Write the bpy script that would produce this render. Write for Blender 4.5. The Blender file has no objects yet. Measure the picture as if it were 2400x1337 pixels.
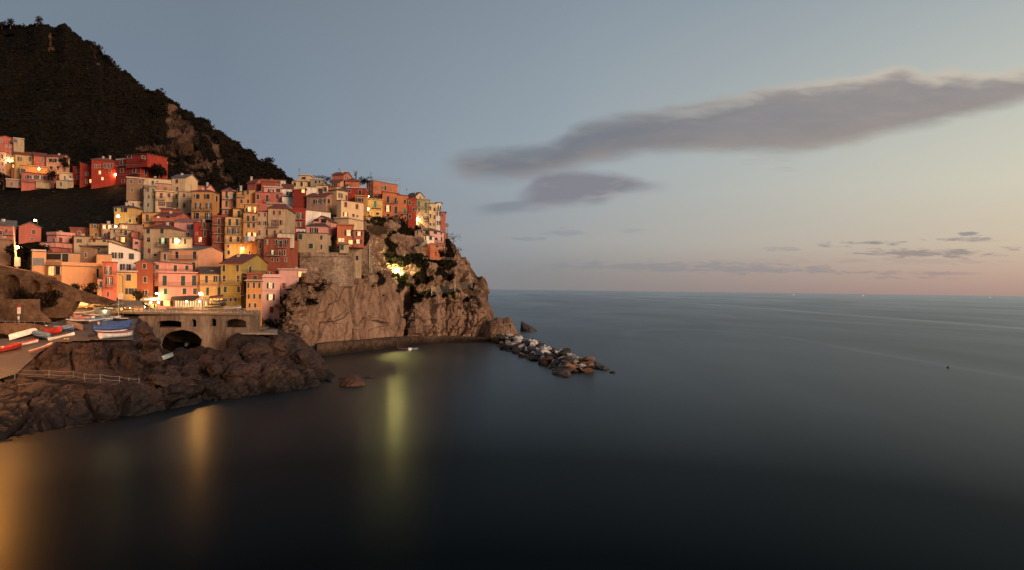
import bpy, math, random
import numpy as np
from mathutils import Vector, Matrix, noise
random.seed(7)
C = bpy.context.scene.collection
PI = math.pi
R = math.radians
# ------------------------------------------------------------------ camera
CH = 20.0; FPX = 1600.0
cam_d = bpy.data.cameras.new('camera'); cam = bpy.data.objects.new('camera', cam_d); C.objects.link(cam)
cam_d.sensor_width = 36.0; cam_d.lens = 24.0; cam_d.clip_start = 0.5; cam_d.clip_end = 200000
roll = 0.0128; pitch = 10.4/1600
_r = Vector((math.cos(roll), 0, math.sin(roll)))
_f = Vector((0, math.cos(pitch), math.sin(pitch)))
_r = (_r - _f*_r.dot(_f)).normalized()
_u = _r.cross(_f).normalized()
cam.matrix_world = Matrix(((_r.x, _u.x, -_f.x, 0), (_r.y, _u.y, -_f.y, 0), (_r.z, _u.z, -_f.z, CH), (0, 0, 0, 1)))
bpy.context.scene.camera = cam
def ray(px, py):
    d = _f + _r*((px-1200)/FPX) + _u*((668.5-py)/FPX)
    return d/d.y
def P(px, py, D):            # the point at distance D (along +Y) seen at photo pixel px, py
    d = ray(px, py); return Vector((d.x*D, D, CH + d.z*D))
def hor(px): return 663.5 + 0.0128*px
def Dz(px, py, z):           # distance at which that pixel's ray meets height z
    return (z-CH)/ray(px, py).z
# ------------------------------------------------------------------ objects
def tag(o, label=None, cat=None, group=None, kind=None):
    if label: o['label'] = label
    if cat: o['category'] = cat
    if group: o['group'] = group
    if kind: o['kind'] = kind
    return o
def thing(name, loc, label, cat, group=None):
    o = bpy.data.objects.new(name, None); C.objects.link(o); o.location = loc; o.empty_display_size = .5
    return tag(o, label, cat, group)
class MB:
    def __init__(s): s.v = []; s.f = []; s.m = []
    def quadstrip(s, pts): pass
    def face(s, pts, m=0):
        b = len(s.v); s.v += [tuple(p) for p in pts]; s.f.append(tuple(range(b, b+len(pts)))); s.m.append(m)
    def hexa(s, c, m=0):     # 8 corners: bottom 0-3 ccw, top 4-7
        b = len(s.v); s.v += [tuple(p) for p in c]
        for q in ((0,3,2,1),(4,5,6,7),(0,1,5,4),(1,2,6,5),(2,3,7,6),(3,0,4,7)):
            s.f.append(tuple(b+i for i in q)); s.m.append(m)
    def box(s, x0, x1, y0, y1, z0, z1, m=0):
        s.hexa([(x0,y0,z0),(x1,y0,z0),(x1,y1,z0),(x0,y1,z0),(x0,y0,z1),(x1,y0,z1),(x1,y1,z1),(x0,y1,z1)], m)
    def tube(s, pts, r, n=6, m=0, r2=None):
        pts = [Vector(p) for p in pts]; b = len(s.v); k = len(pts)
        for i, p in enumerate(pts):
            t = (pts[min(i+1,k-1)]-pts[max(i-1,0)]).normalized()
            a = t.cross(Vector((0,0,1)) if abs(t.z) < .9 else Vector((1,0,0))).normalized(); c = t.cross(a)
            rr = r if r2 is None else r+(r2-r)*i/(k-1)
            for j in range(n):
                an = 2*PI*j/n; s.v.append(tuple(p+a*math.cos(an)*rr+c*math.sin(an)*rr))
        for i in range(k-1):
            for j in range(n):
                s.f.append((b+i*n+j, b+i*n+(j+1)%n, b+(i+1)*n+(j+1)%n, b+(i+1)*n+j)); s.m.append(m)
        s.f.append(tuple(b+j for j in range(n))[::-1]); s.m.append(m)
        s.f.append(tuple(b+(k-1)*n+j for j in range(n))); s.m.append(m)
    def slab(s, pts, th, m=0):       # polygon thickened upwards by th
        n = len(pts); b = len(s.v)
        s.v += [tuple(p) for p in pts]; s.v += [(p[0],p[1],p[2]+th) for p in pts]
        s.f.append(tuple(b+i for i in range(n))[::-1]); s.f.append(tuple(b+n+i for i in range(n))); s.m += [m, m]
        for i in range(n):
            j = (i+1)%n; s.f.append((b+i, b+j, b+n+j, b+n+i)); s.m.append(m)
    def ball(s, c, r, m=0, n=8):
        b = len(s.v); k = n//2
        for i in range(k+1):
            for j in range(n):
                a = PI*i/k; t = 2*PI*j/n; s.v.append((c[0]+r*math.sin(a)*math.cos(t), c[1]+r*math.sin(a)*math.sin(t), c[2]+r*math.cos(a)))
        for i in range(k):
            for j in range(n):
                s.f.append((b+i*n+j, b+(i+1)*n+j, b+(i+1)*n+(j+1)%n, b+i*n+(j+1)%n)); s.m.append(m)
    def build(s, name, mat, parent=None, smooth=False, fix=True):
        me = bpy.data.meshes.new(name); me.from_pydata(s.v, [], s.f)
        mats = mat if isinstance(mat, (list, tuple)) else [mat]
        for m in mats: me.materials.append(m)
        if len(mats) > 1: me.polygons.foreach_set('material_index', s.m)
        if smooth: me.polygons.foreach_set('use_smooth', [True]*len(s.f))
        me.update()
        o = bpy.data.objects.new(name, me); C.objects.link(o)
        if parent: o.parent = parent
        return o
def grid_obj(name, G, mat, smooth=False, attr=None):
    """G: (rows, cols, 3) array of points"""
    nr, nc = G.shape[:2]
    idx = np.arange(nr*nc).reshape(nr, nc)
    q = np.stack([idx[:-1,:-1], idx[:-1,1:], idx[1:,1:], idx[1:,:-1]], -1).reshape(-1, 4)
    me = bpy.data.meshes.new(name)
    me.vertices.add(nr*nc); me.vertices.foreach_set('co', G.reshape(-1).astype(np.float32))
    me.loops.add(len(q)*4); me.loops.foreach_set('vertex_index', q.reshape(-1).astype(np.int32))
    me.polygons.add(len(q)); me.polygons.foreach_set('loop_start', np.arange(0, len(q)*4, 4, dtype=np.int32))
    me.polygons.foreach_set('loop_total', np.full(len(q), 4, dtype=np.int32))
    me.polygons.foreach_set('use_smooth', np.full(len(q), smooth))
    if attr is not None:
        a = me.attributes.new('plant_cover', 'FLOAT', 'POINT'); a.data.foreach_set('value', attr.reshape(-1).astype(np.float32))
    me.update(); me.validate(); me.materials.append(mat)
    o = bpy.data.objects.new(name, me); C.objects.link(o); return o
# ------------------------------------------------------------------ materials
class NT:
    def __init__(s, mat): s.t = mat.node_tree; s.n = s.t.nodes; s.l = s.t.links
    def new(s, ty, **k):
        n = s.n.new(ty)
        for a, b in k.items(): setattr(n, a, b)
        return n
    def lk(s, a, b): s.l.new(a, b)
    def math(s, op, a, b=None, c=None, clamp=False):
        n = s.n.new('ShaderNodeMath'); n.operation = op; n.use_clamp = clamp
        for i, x in enumerate((a, b, c)):
            if x is None: continue
            if isinstance(x, (int, float)): n.inputs[i].default_value = x
            else: s.l.new(x, n.inputs[i])
        return n.outputs[0]
    def mix(s, f, a, b):
        n = s.n.new('ShaderNodeMix'); n.data_type = 'RGBA'
        for sock, x in ((n.inputs[0], f), (n.inputs[6], a), (n.inputs[7], b)):
            if isinstance(x, (int, float)): sock.default_value = x
            elif isinstance(x, tuple): sock.default_value = (*x[:3], 1)
            else: s.l.new(x, sock)
        return n.outputs[2]
    def ramp(s, f, stops, interp='LINEAR'):
        n = s.n.new('ShaderNodeValToRGB'); n.color_ramp.interpolation = interp
        e = n.color_ramp.elements
        while len(e) < len(stops): e.new(0.5)
        for i, (p, c) in enumerate(stops):
            e[i].position = p; e[i].color = (*c, 1) if len(c) == 3 else c
        s.l.new(f, n.inputs[0]); return n.outputs[0]
    def noise(s, vec, scale, detail=4, rough=.55, dist=0):
        n = s.n.new('ShaderNodeTexNoise'); n.inputs['Scale'].default_value = scale; n.inputs['Detail'].default_value = detail
        n.inputs['Roughness'].default_value = rough; n.inputs['Distortion'].default_value = dist
        s.l.new(vec, n.inputs['Vector']); return n.outputs[0]
    def mapping(s, vec, sc=(1,1,1), rot=(0,0,0), loc=(0,0,0)):
        n = s.n.new('ShaderNodeMapping'); n.inputs['Scale'].default_value = sc; n.inputs['Rotation'].default_value = rot; n.inputs['Location'].default_value = loc
        s.l.new(vec, n.inputs['Vector']); return n.outputs[0]
def newmat(name):
    m = bpy.data.materials.new(name); m.use_nodes = True
    return m, NT(m), m.node_tree.nodes['Principled BSDF']
def bump(nt, b, h, strength, dist):
    n = nt.new('ShaderNodeBump'); n.inputs['Strength'].default_value = strength; n.inputs['Distance'].default_value = dist
    nt.lk(h, n.inputs['Height']); nt.lk(n.outputs[0], b.inputs['Normal'])
def pos(nt): return nt.new('ShaderNodeNewGeometry').outputs['Position']
def mul(c, k): return tuple(min(1, x*k) for x in c)
_pl = {}
def plaster(col, stain=.5):
    key = (col, stain)
    if key in _pl: return _pl[key]
    m, nt, b = newmat('plaster'); p = pos(nt)
    n1 = nt.noise(p, .30, 6, .68, .5); n2 = nt.noise(nt.mapping(p, (1.9, 1.9, .14)), 1.0, 5, .65); n3 = nt.noise(p, 6, 3)
    f = nt.math('MULTIPLY_ADD', n1, .5, nt.math('MULTIPLY', n2, .5))
    c = nt.ramp(f, [(.32, mul(col, 1-.8*stain)), (.45, mul(col, 1-.25*stain)), (.60, mul(col, 1.08))])
    c = nt.mix(nt.math('MULTIPLY', nt.ramp(n3, [(.55, (0,0,0)), (.75, (1,1,1))]), .16), c, mul(col, .6))
    nt.lk(c, b.inputs['Base Color']); b.inputs['Roughness'].default_value = .9; b.inputs['Specular IOR Level'].default_value = .15
    bump(nt, b, n3, .25, .03); _pl[key] = m; return m
def simple(name, col, rough=.7, metal=0, var=.25, scale=2.0):
    m, nt, b = newmat(name); p = pos(nt); n = nt.noise(p, scale, 4)
    nt.lk(nt.ramp(n, [(.3, mul(col, 1-var)), (.7, mul(col, 1+var*.5))]), b.inputs['Base Color'])
    b.inputs['Roughness'].default_value = rough; b.inputs['Metallic'].default_value = metal; return m
def roofmat(name, col):
    m, nt, b = newmat(name); p = pos(nt)
    n = nt.noise(p, 1.2, 5, .65); n2 = nt.noise(p, 7, 3, .6)
    nt.lk(nt.ramp(nt.math('MULTIPLY_ADD', n, .6, nt.math('MULTIPLY', n2, .4)), [(.34, mul(col, .5)), (.5, col), (.66, mul(col, 1.5))]), b.inputs['Base Color'])
    w = nt.new('ShaderNodeTexWave'); w.inputs['Scale'].default_value = 1.1; w.inputs['Distortion'].default_value = .6; nt.lk(p, w.inputs['Vector'])
    bump(nt, b, w.outputs['Fac'], .6, .06); b.inputs['Roughness'].default_value = .85; return m
def emis(name, col, s):
    m, nt, b = newmat(name); b.inputs['Base Color'].default_value = (.8,.8,.8,1)
    b.inputs['Emission Color'].default_value = (*col, 1); b.inputs['Emission Strength'].default_value = s; return m
def litglass(name, col, s):     # a lit room behind curtains: uneven brightness from room to room
    m, nt, b = newmat(name); p = pos(nt)
    n = nt.noise(nt.mapping(p, (2.5, 2.5, .6)), 1.3, 3)
    f = nt.ramp(n, [(.36, (.25,.25,.25)), (.6, (1,1,1))])
    b.inputs['Base Color'].default_value = (.3,.2,.1,1); b.inputs['Emission Color'].default_value = (*col, 1)
    nt.lk(nt.math('MULTIPLY', f, s), b.inputs['Emission Strength']); return m
def stone(name, dark, mid, light, sc=1.0, brick=False, bstr=.7, sx=(1,1,1), rot=(0,0,0), cover=False, rough=.85, spec=.2, wet=False):
    m, nt, b = newmat(name); p = pos(nt); q = nt.mapping(p, sx, rot)
    n1 = nt.noise(q, .11*sc, 5, .6, .4); n2 = nt.noise(q, .8*sc, 7, .68); n3 = nt.noise(q, 4.0*sc, 4, .65)
    f = nt.math('MULTIPLY_ADD', n1, .42, nt.math('MULTIPLY_ADD', n2, .40, nt.math('MULTIPLY', n3, .18)))
    c = nt.ramp(f, [(.36, dark), (.48, mid), (.60, light)])
    h = nt.math('MULTIPLY_ADD', n2, 1.0, nt.math('MULTIPLY', n3, .4))
    if brick:
        bt = nt.new('ShaderNodeTexBrick'); bt.inputs['Scale'].default_value = 1.6; bt.inputs['Mortar Size'].default_value = .035
        bt.inputs['Brick Width'].default_value = .9; bt.inputs['Row Height'].default_value = .42; bt.offset = .43
        sx_ = nt.new('ShaderNodeSeparateXYZ'); nt.lk(p, sx_.inputs[0])
        cb = nt.new('ShaderNodeCombineXYZ'); nt.lk(nt.math('ADD', sx_.outputs[0], nt.math('MULTIPLY', n2, .35)), cb.inputs[0])
        nt.lk(nt.math('ADD', nt.math('ADD', sx_.outputs[2], nt.math('MULTIPLY', n2, .3)), nt.math('MULTIPLY', n1, 1.2)), cb.inputs[1])
        nt.lk(cb.outputs[0], bt.inputs['Vector']); bt.inputs[1].default_value = (1.15,1.12,1.05,1); bt.inputs[2].default_value = (.7,.66,.62,1); bt.inputs[3].default_value = (.42,.38,.34,1)
        mx = nt.new('ShaderNodeMix'); mx.data_type = 'RGBA'; mx.blend_type = 'MULTIPLY'; mx.inputs[0].default_value = 1
        mx.inputs[0].default_value = .6; nt.lk(c, mx.inputs[6]); nt.lk(bt.outputs[0], mx.inputs[7]); c = mx.outputs[2]
        h = nt.math('ADD', h, bt.outputs[1])
    if cover:
        a = nt.new('ShaderNodeAttribute'); a.attribute_name = 'plant_cover'
        n4 = nt.noise(p, .35, 5, .7)
        g = nt.math('ADD', a.outputs['Fac'], nt.math('MULTIPLY_ADD', n4, 1.6, -.8))
        gf = nt.ramp(g, [(.42, (0,0,0)), (.58, (1,1,1))])
        gc = nt.ramp(nt.noise(p, .5, 6, .7), [(.38, (.004,.004,.002)), (.55, (.010,.0075,.004)), (.74, (.038,.020,.010))])
        c = nt.mix(gf, c, gc)
    if wet:
        sz = nt.new('ShaderNodeSeparateXYZ'); nt.lk(p, sz.inputs[0])
        wl = nt.math('ADD', sz.outputs[2], nt.math('MULTIPLY_ADD', n2, 2.4, -1.2))
        wf = nt.ramp(nt.math('MULTIPLY', wl, .25 if wet is True else wet), [(.15, (1,1,1)), (.55, (0,0,0))])
        mx = nt.new('ShaderNodeMix'); mx.data_type = 'RGBA'; mx.blend_type = 'MULTIPLY'; nt.lk(nt.math('MULTIPLY', wf, .8), mx.inputs[0])
        nt.lk(c, mx.inputs[6]); mx.inputs[7].default_value = (.16,.14,.12,1); c = mx.outputs[2]
    nt.lk(c, b.inputs['Base Color']); b.inputs['Roughness'].default_value = rough; b.inputs['Specular IOR Level'].default_value = spec*(.25 if cover else 1)
    bump(nt, b, h, bstr, .25); return m
COL = dict(cream=(.66,.47,.27), beige=(.44,.33,.205), ochre=(.50,.25,.09), yellow=(.60,.37,.14), orange=(.52,.17,.08), coral=(.47,.14,.10),
  red=(.33,.045,.03), darkred=(.19,.03,.022), pink=(.68,.31,.25), pale=(.60,.49,.37), white=(.76,.67,.56), olive=(.37,.27,.08), grey=(.34,.29,.20),
  brown=(.27,.16,.10), salmon=(.60,.31,.19), rust=(.30,.085,.05), mauve=(.38,.22,.155), villa=(.58,.31,.16))
M = dict(
  rtile=roofmat('tile_roof', (.16,.045,.03)), btile=roofmat('tile_roof', (.085,.055,.045)), gtile=roofmat('slate_roof', (.10,.095,.095)), ptile=roofmat('tile_roof', (.26,.13,.11)),
  trim=simple('painted_trim', (.58,.48,.38), .7), pane=simple('dark_glass', (.006,.006,.007), .3), redsh=simple('red_shutter', (.20,.03,.02), .7), greensh=simple('green_shutter', (.02,.055,.035), .7),
  darksh=simple('dark_shutter', (.035,.025,.02), .7), gg=simple('green_shutter', (.05,.17,.10), .7), curtain=simple('curtain', (.62,.52,.46), .8),
  iron=simple('iron', (.05,.045,.04), .6), concrete=stone('concrete', (.13,.10,.08), (.24,.19,.15), (.36,.30,.24), 1.2, bstr=.3), slab=simple('balcony_slab', (.30,.24,.19), .8),
  wood=simple('wood', (.14,.08,.045), .75), steel=simple('galvanised_steel', (.30,.28,.26), .5, .3), white=simple('white_paint', (.72,.68,.62), .45), cloth=simple('white_cloth', (.70,.68,.68), .9),
  bluecloth=simple('blue_cloth', (.28,.36,.46), .9), cable=simple('rope', (.27,.21,.165), .8),
  lit=litglass('lit_window', (1,.46,.13), 2.6), litw=litglass('lit_window', (1,.60,.27), 1.6), litg=litglass('lit_window', (.65,1,.5), 1.2),
  ppale=plaster((.58,.43,.35)), bulb_q=emis('lamp_bulb', (1,.34,.05), 2600), bulb_c=emis('lamp_bulb', (1,.80,.22), 3600), bulb_h=emis('lamp_bulb', (1,.40,.07), 950), bulb_y=emis('lamp_bulb', (1,.80,.30), 60), bulb_o=emis('lamp_bulb', (1,.38,.08), 260), bulb_w=emis('lamp_bulb', (1,.70,.34), 45), bulb_s=emis('lamp_bulb', (1,.50,.16), 30),
)
# ------------------------------------------------------------------ terrain lofts
class Loft:
    """columns x -> list of (photo y, distance) from the water up; sampled into real 3-D points"""
    def __init__(s, table):
        s.xs = np.array(sorted(table)); s.t = np.array([table[x] for x in s.xs], float)   # (nx, rows, 2)
    def col(s, px):
        px = min(max(px, s.xs[0]), s.xs[-1]); k = s.t.shape[1]
        return np.array([[np.interp(px, s.xs, s.t[:, i, j]) for j in (0, 1)] for i in range(k)])
    def D(s, px, py):
        c = s.col(px); return float(np.interp(-py, -c[:, 0], c[:, 1]))
    def grid(s, px_list, seg):
        out = []; smp = []
        for px in px_list:
            c = s.col(px); rows = []
            for i in range(len(c)-1):
                for k in range(seg[i]): rows.append(c[i]+(c[i+1]-c[i])*k/seg[i])
            rows.append(c[-1]); smp.append([(px, r[0]) for r in rows])
            out.append([P(px, r[0], r[1]) for r in rows])
        return np.transpose(np.array(out), (1, 0, 2)), np.transpose(np.array(smp), (1, 0, 2))
def normals(G):
    du = np.gradient(G, axis=1); dv = np.gradient(G, axis=0); n = np.cross(du, dv)
    n /= (np.linalg.norm(n, axis=2, keepdims=True)+1e-9)
    return n
def hsh(v):
    a = math.sin(v[0]*12.9898+v[1]*78.233+v[2]*37.719)*43758.5453; return a-math.floor(a)
def rocky(p, cell, strata, amp_cell, amp_crack, dome=0, wid=.09, amp_f=.35):
    """blocky displacement: cells stretched along the strata, each at its own offset, cracks between them"""
    w = noise.noise_vector(p*.09)*1.6+noise.noise_vector(p*.5)*.35
    q = strata @ ((p+w)*(1.0/cell))
    d, pt = noise.voronoi(q)
    h = hsh(pt[0]); e = d[1]-d[0]
    out = (h-.5)*amp_cell
    t = Vector((hsh(pt[0]+Vector((1,2,3)))-.5, hsh(pt[0]+Vector((4,1,7)))-.5, hsh(pt[0]+Vector((8,5,2)))-.5))
    out += t.dot(q-pt[0])*amp_cell*1.1
    if e < wid: out -= amp_crack*(1-e/wid)
    if dome: out += dome*(1-min(1, d[0]*d[0]))
    q2 = q*2.7+Vector((5.2,1.3,9.1)); d2, pt2 = noise.voronoi(q2)
    out += (hsh(pt2[0])-.5)*amp_cell*.35
    if d2[1]-d2[0] < wid: out -= amp_crack*.3*(1-(d2[1]-d2[0])/wid)
    out += noise.fractal(p*.45, 1, 2, 4)*amp_f
    return out
def strata_m(axis_deg, sx, sy, sz):
    return Matrix(((sx,0,0),(0,sy,0),(0,0,sz))) @ Matrix.Rotation(R(axis_deg), 3, 'Y')
ss = lambda a, b, x: (lambda t: t*t*(3-2*t))(min(1, max(0, (x-a)/(b-a))))
HEAD = {
 -250: [(790,128),(760,138),(745,146),(700,160),(620,172),(570,190),(530,212),(470,270),(430,300)],
 -20:  [(800,128),(765,138),(745,146),(708,157),(632,170),(580,190),(530,212),(470,270),(430,300)],
 120: [(800,130),(765,140),(745,148),(712,158),(640,172),(590,188),(535,210),(480,262),(430,300)],
 260: [(800,130),(765,142),(740,152),(715,165),(640,182),(590,196),(530,218),(480,250),(430,292)],
 400: [(850,150),(800,158),(738,165),(722,180),(640,192),(590,205),(520,228),(470,248),(432,268)],
 520: [(850,150),(800,160),(738,168),(722,182),(640,194),(590,206),(520,227),(470,245),(435,262)],
 606: [(870,158),(800,166),(745,176),(733,186),(650,196),(598,206),(520,226),(470,244),(432,260)],
 640: [(870,165),(800,176),(748,190),(740,198),(650,200),(600,205),(520,226),(470,244),(432,260)],
 655: [(860,168),(825,172),(778,180),(744,190),(738,198),(600,206),(520,227),(470,245),(432,261)],
 664: [(860,170),(825,174),(780,178),(735,183),(728,190),(600,207),(520,228),(470,245),(432,261)],
 669: [(860,171),(828,175),(782,179),(703,185),(696,196),(600,208),(520,228),(470,246),(432,261)],
 690: [(860,176),(828,181),(790,184),(672,190),(664,204),(598,216),(520,232),(470,247),(431,262)],
 715: [(850,186),(832,191),(800,193),(651,196),(645,208),(595,218),(520,234),(470,248),(430,262)],
 742: [(850,196),(836,200),(801,202),(655,205),(645,211),(598,221),(520,236),(470,249),(430,263)],
 780: [(846,203),(832,206),(802,208),(700,209.5),(655,211),(600,225),(520,238),(470,250),(430,264)],
 860: [(836,218),(824,221),(800,222),(700,223.5),(655,225),(600,240),(540,252),(515,262),(500,272)],
 945: [(828,238),(812,241),(796,243),(720,246),(676,249),(620,260),(560,272),(530,280),(513,288)],
 958: [(828,246),(812,250),(796,252),(730,256),(686,255),(622,262),(560,274),(534,281),(516,289)],
 972: [(825,243),(812,246),(795,248),(730,251),(692,254),(622,264),(560,276),(535,282),(518,290)],
 1040: [(815,256),(804,258),(790,260),(735,262),(700,265),(640,274),(590,282),(560,287),(546,290)],
 1075:[(814,259),(803,261),(788,263),(738,265),(705,268),(660,275),(610,281),(590,285),(578,288)],
 1100:[(812,262),(802,264),(785,266),(740,268),(710,271),(680,276),(650,281),(632,285),(620,288)],
 1128:[(811,263),(801,265),(787,267),(752,269),(730,271),(705,275),(685,279),(672,283),(660,286)],
 1142:[(810,264),(801,266),(789,268),(768,269),(750,271),(730,275),(715,279),(702,282),(692,285)],
 1156:[(808,265),(800,267),(793,269),(782,270),(775,271),(765,273),(758,275),(750,277),(742,279)],
 1168:[(808,265),(800,267),(797,269),(794,270),(792,271),(790,273),(788,275),(785,277),(782,279)],
}
ROCK = {
 -300: [(1100,75),(1082,76),(1000,82),(930,90),(895,100),(850,112),(800,126),(760,138)],
 0:   [(1052,85),(1035,86),(975,91),(915,97),(885,104),(840,117),(795,131),(760,140)],
 90:  [(1035,90),(1018,91),(960,95),(905,100),(884,107),(845,118),(795,131),(760,141)],
 150: [(1018,94),(1002,95.5),(945,99),(905,103),(880,109),(810,119),(780,131),(752,145)],
 240: [(1002,99),(984,100),(935,102),(900,106),(878,112),(800,121),(775,133),(748,148)],
 330: [(985,105),(968,106.5),(930,108),(900,112),(878,117),(800,128),(765,140),(740,152)],
 352: [(982,107),(965,108),(928,110),(900,115),(876,121),(812,134),(780,144),(755,154)],
 378: [(976,109),(959,110.5),(923,112),(898,116),(884,121),(856,131),(828,143),(804,160)],
 400: [(972,110),(955,112),(920,113),(893,116),(880,120),(858,130),(834,143),(816,165)],
 470: [(957,116),(941,118),(907,120),(886,124),(866,130),(842,141),(820,152),(804,170)],
 520: [(946,119.5),(934,121),(898,123),(872,128),(850,135),(832,143),(814,152),(800,170)],
 560: [(947,122),(930,123),(890,126),(855,131),(825,139),(800,147),(788,157),(778,172)],
 610: [(940,125),(923,126.5),(880,129),(842,134),(808,141),(784,150),(778,160),(772,176)],
 650: [(935,128),(917,130),(872,133),(835,138),(806,144),(786,152),(782,162),(778,178)],
 700: [(925,132),(908,135),(878,137),(852,141),(826,147),(800,155),(798,165),(796,180)],
 735: [(915,137),(899,139),(880,141),(862,144),(842,149),(828,156),(826,164),(826,178)],
 762: [(905,142),(893,144),(885,145),(877,147),(868,150),(858,154),(857,158),(858,165)],
 790: [(905,142),(900,144),(898,145),(897,147),(896,150),(896,154),(897,158),(898,165)],
}
# ridge of the mountain: x -> (photo y, distance)
RIDGE = [(-300,70,640),(0,63,620),(25,60,615),(60,67,610),(85,58,605),(112,62,600),(125,69,597),(150,62,590),(166,75,585),(190,94,575),(215,102,565),(234,113,556),(242,130,550),(258,138,545),
 (272,156,540),(300,178,526),(330,202,510),(350,217,500),(372,218,490),(395,236,478),(415,252,466),(440,268,452),(455,281,444),(480,290,430),(500,306,418),(530,326,402),(560,346,386),(580,356,374),
 (600,370,362),(630,385,345),(650,400,334),(668,416,326),(700,434,315),(760,455,308),(860,480,306)]
HILL = {}
for x, yr, dr in RIDGE:
    d0 = float(np.interp(x, [-300, 0, 400, 500, 700, 900], [302, 302, 294, 276, 272, 290]))
    y0 = 520; y1 = float(np.interp(x, [0, 400, 700], [440, 432, 465]))
    lst = [(y0, d0-14), (y1, d0)]
    for k in range(1, 7):
        t = k/6
        lst.append((y1+(yr-y1)*t, d0+(dr-d0)*(t**1.15)))
    HILL[x] = lst
head = Loft(HEAD); rock = Loft(ROCK); hill = Loft(HILL)
def close_back(G, steps):
    out = [G]
    for dy, dz in steps:
        r = G[-1:].copy(); k = 1+dy/np.maximum(r[:, :, 1:2], 1); r[:, :, 0:1] *= k; r[:, :, 1] += dy; r[:, :, 2] = r[:, :, 2]+dz if dz > -900 else -6; out.append(r)
    return np.concatenate(out, 0)
# --- mountain
def build_hill():
    xs = list(np.arange(-300, 861, 4.0))
    G, S = hill.grid(xs, [6, 16, 16, 16, 16, 16, 16]); n = normals(G); cov = np.ones(G.shape[:2])
    gully = [(395,280,455,330),(405,330,470,400),(330,355,400,400),(480,330,530,450)]
    for i in range(G.shape[0]):
        for j in range(G.shape[1]):
            p = Vector(G[i, j]); px, py = S[i, j]
            # bare rock faces: upper notch, the gully in the middle, strips on the right
            w = noise.noise(Vector((px*.02, py*.02, 3)))*22+noise.noise(Vector((px*.09, py*.09, 5)))*7
            ax = 408+(py-265)*.42+w; bx = 462+(py-330)*.62+w*.6
            f = 0
            if 262 < py < 425: f = max(f, 1.15-abs(px-ax)/(11+30*ss(262, 330, py)*(1-ss(380, 430, py))))
            if 320 < py < 460: f = max(f, 1.1-abs(px-bx-26)/(8+10*ss(340, 440, py)))
            if 345 < py < 400 and 320 < px < 420: f = max(f, .75-abs(py-365-w*.3)/40)
            if 85 < py < 150: f = max(f, .9-abs(px-(225+(py-120)*.4)-w*.6)/12)
            if 80 < py < 115: f = max(f, .8-abs(px-118-w*.5)/10)
            rockf = max(0, min(1, f*1.6+noise.noise(Vector((px*.06, py*.035, 9)))*.5)) if f > 0 else 0
            terr = noise.noise(Vector((px*.006, py*.075, 1.5)))     # faint old terraces
            cov[i, j] = 1-rockf if rockf > 0 else .95+.1*terr
            if terr > .28 and py > 150: cov[i, j] = .72
            fade = ss(525, 440, py) if py > 440 else 1
            edge = 1 if i < G.shape[0]-1 else .35
            big = noise.fractal(p*.012, .9, 2, 3)*9*ss(440, 330, py)
            d = big*edge + noise.fractal(p*.06, .8, 2, 4)*2.8*fade
            if rockf > .1: d += rocky(p, 16, strata_m(25, 1.6, 1.6, .6), 3.2, 1.6, amp_f=.5)*rockf*ss(440, 410, py)-2.0*rockf
            if i == G.shape[0]-1: d = noise.fractal(p*.09, .8, 2, 3)*1.2
            G[i, j] += n[i, j]*d if i < G.shape[0]-2 else np.array((0, 0, d))
    G2 = close_back(G, [(60, -25), (400, -999)])
    cov2 = np.concatenate([cov, np.ones((2, cov.shape[1]))], 0)
    o = grid_obj('hill', G2, stone('hillside', (.014,.008,.005), (.066,.036,.021), (.15,.088,.055), .35, cover=True), attr=cov2)
    tag(o, 'dark scrub covered mountainside with bare reddish rock gullies rising behind the village', kind='structure')
    return G, S, cov
hillG, hillS, hillcov = build_hill()
# --- headland and village slope
def head_cover(px, py):
    w = noise.noise(Vector((px*.018, py*.018, 7)))*26+noise.noise(Vector((px*.06, py*.06, 2)))*10
    if px > 845:
        top = 690+ (16 if px > 960 else -20)
        c = ss(top+14, top-14, py+w)
        bare = noise.noise(Vector((px*.03, py*.045, 4)))
        c -= .95*ss(-.18, .12, bare)
        c -= .7*ss(1085, 1130, px+w*.4)
        if 862 < px < 905 and 500 < py < 600: c -= .35
        return c
    if 656 < px < float(np.interp(py, [640,683,714,746,800], [786,764,738,720,700])) and py > 640: return .46+.25*noise.noise(Vector((px*.05, py*.05, 6)))
    if px > 705: return .30*ss(610, 560, py)-.1
    if px > 560 and py > 690: return .45*ss(690,670,px)
    return .8
CRK = [([(837,660),(827,689),(823,725),(809,744),(784,754),(755,756),(747,798)],2.6,1.5),([(874,668),(866,704),(855,737),(851,767)],3,1.7),([(822,653),(803,681),(795,704),(772,714),(763,746)],2.2,1.1),
 ([(803,702),(811,714),(809,731),(786,746)],2.2,1.0),([(961,680),(956,700),(954,725),(951,767),(948,796)],8,7.5),([(814,756),(807,798)],3,1.6),([(728,754),(730,773),(738,787),(734,800)],2.2,1.0),
 ([(862,775),(895,766),(927,758)],1.8,.7),([(884,662),(889,690),(884,700)],2,.7),([(915,662),(921,700),(912,740),(918,790)],1.8,.5),([(775,745),(757,780),(750,800)],2,.9),([(838,754),(880,745),(905,748)],1.8,.5),([(784,646),(764,683),(736,714),(720,746),(702,790)],3.4,1.4),([(846,660),(850,690),(842,712)],1.8,.6),
 ([(985,700),(978,735),(983,770),(975,795)],3,1.4),([(1018,705),(1010,740),(1020,775)],3,1.3),([(1060,705),(1052,740),(1062,780)],3,1.2),([(1100,690),(1095,730),(1085,770)],3,1.2)]
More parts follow.
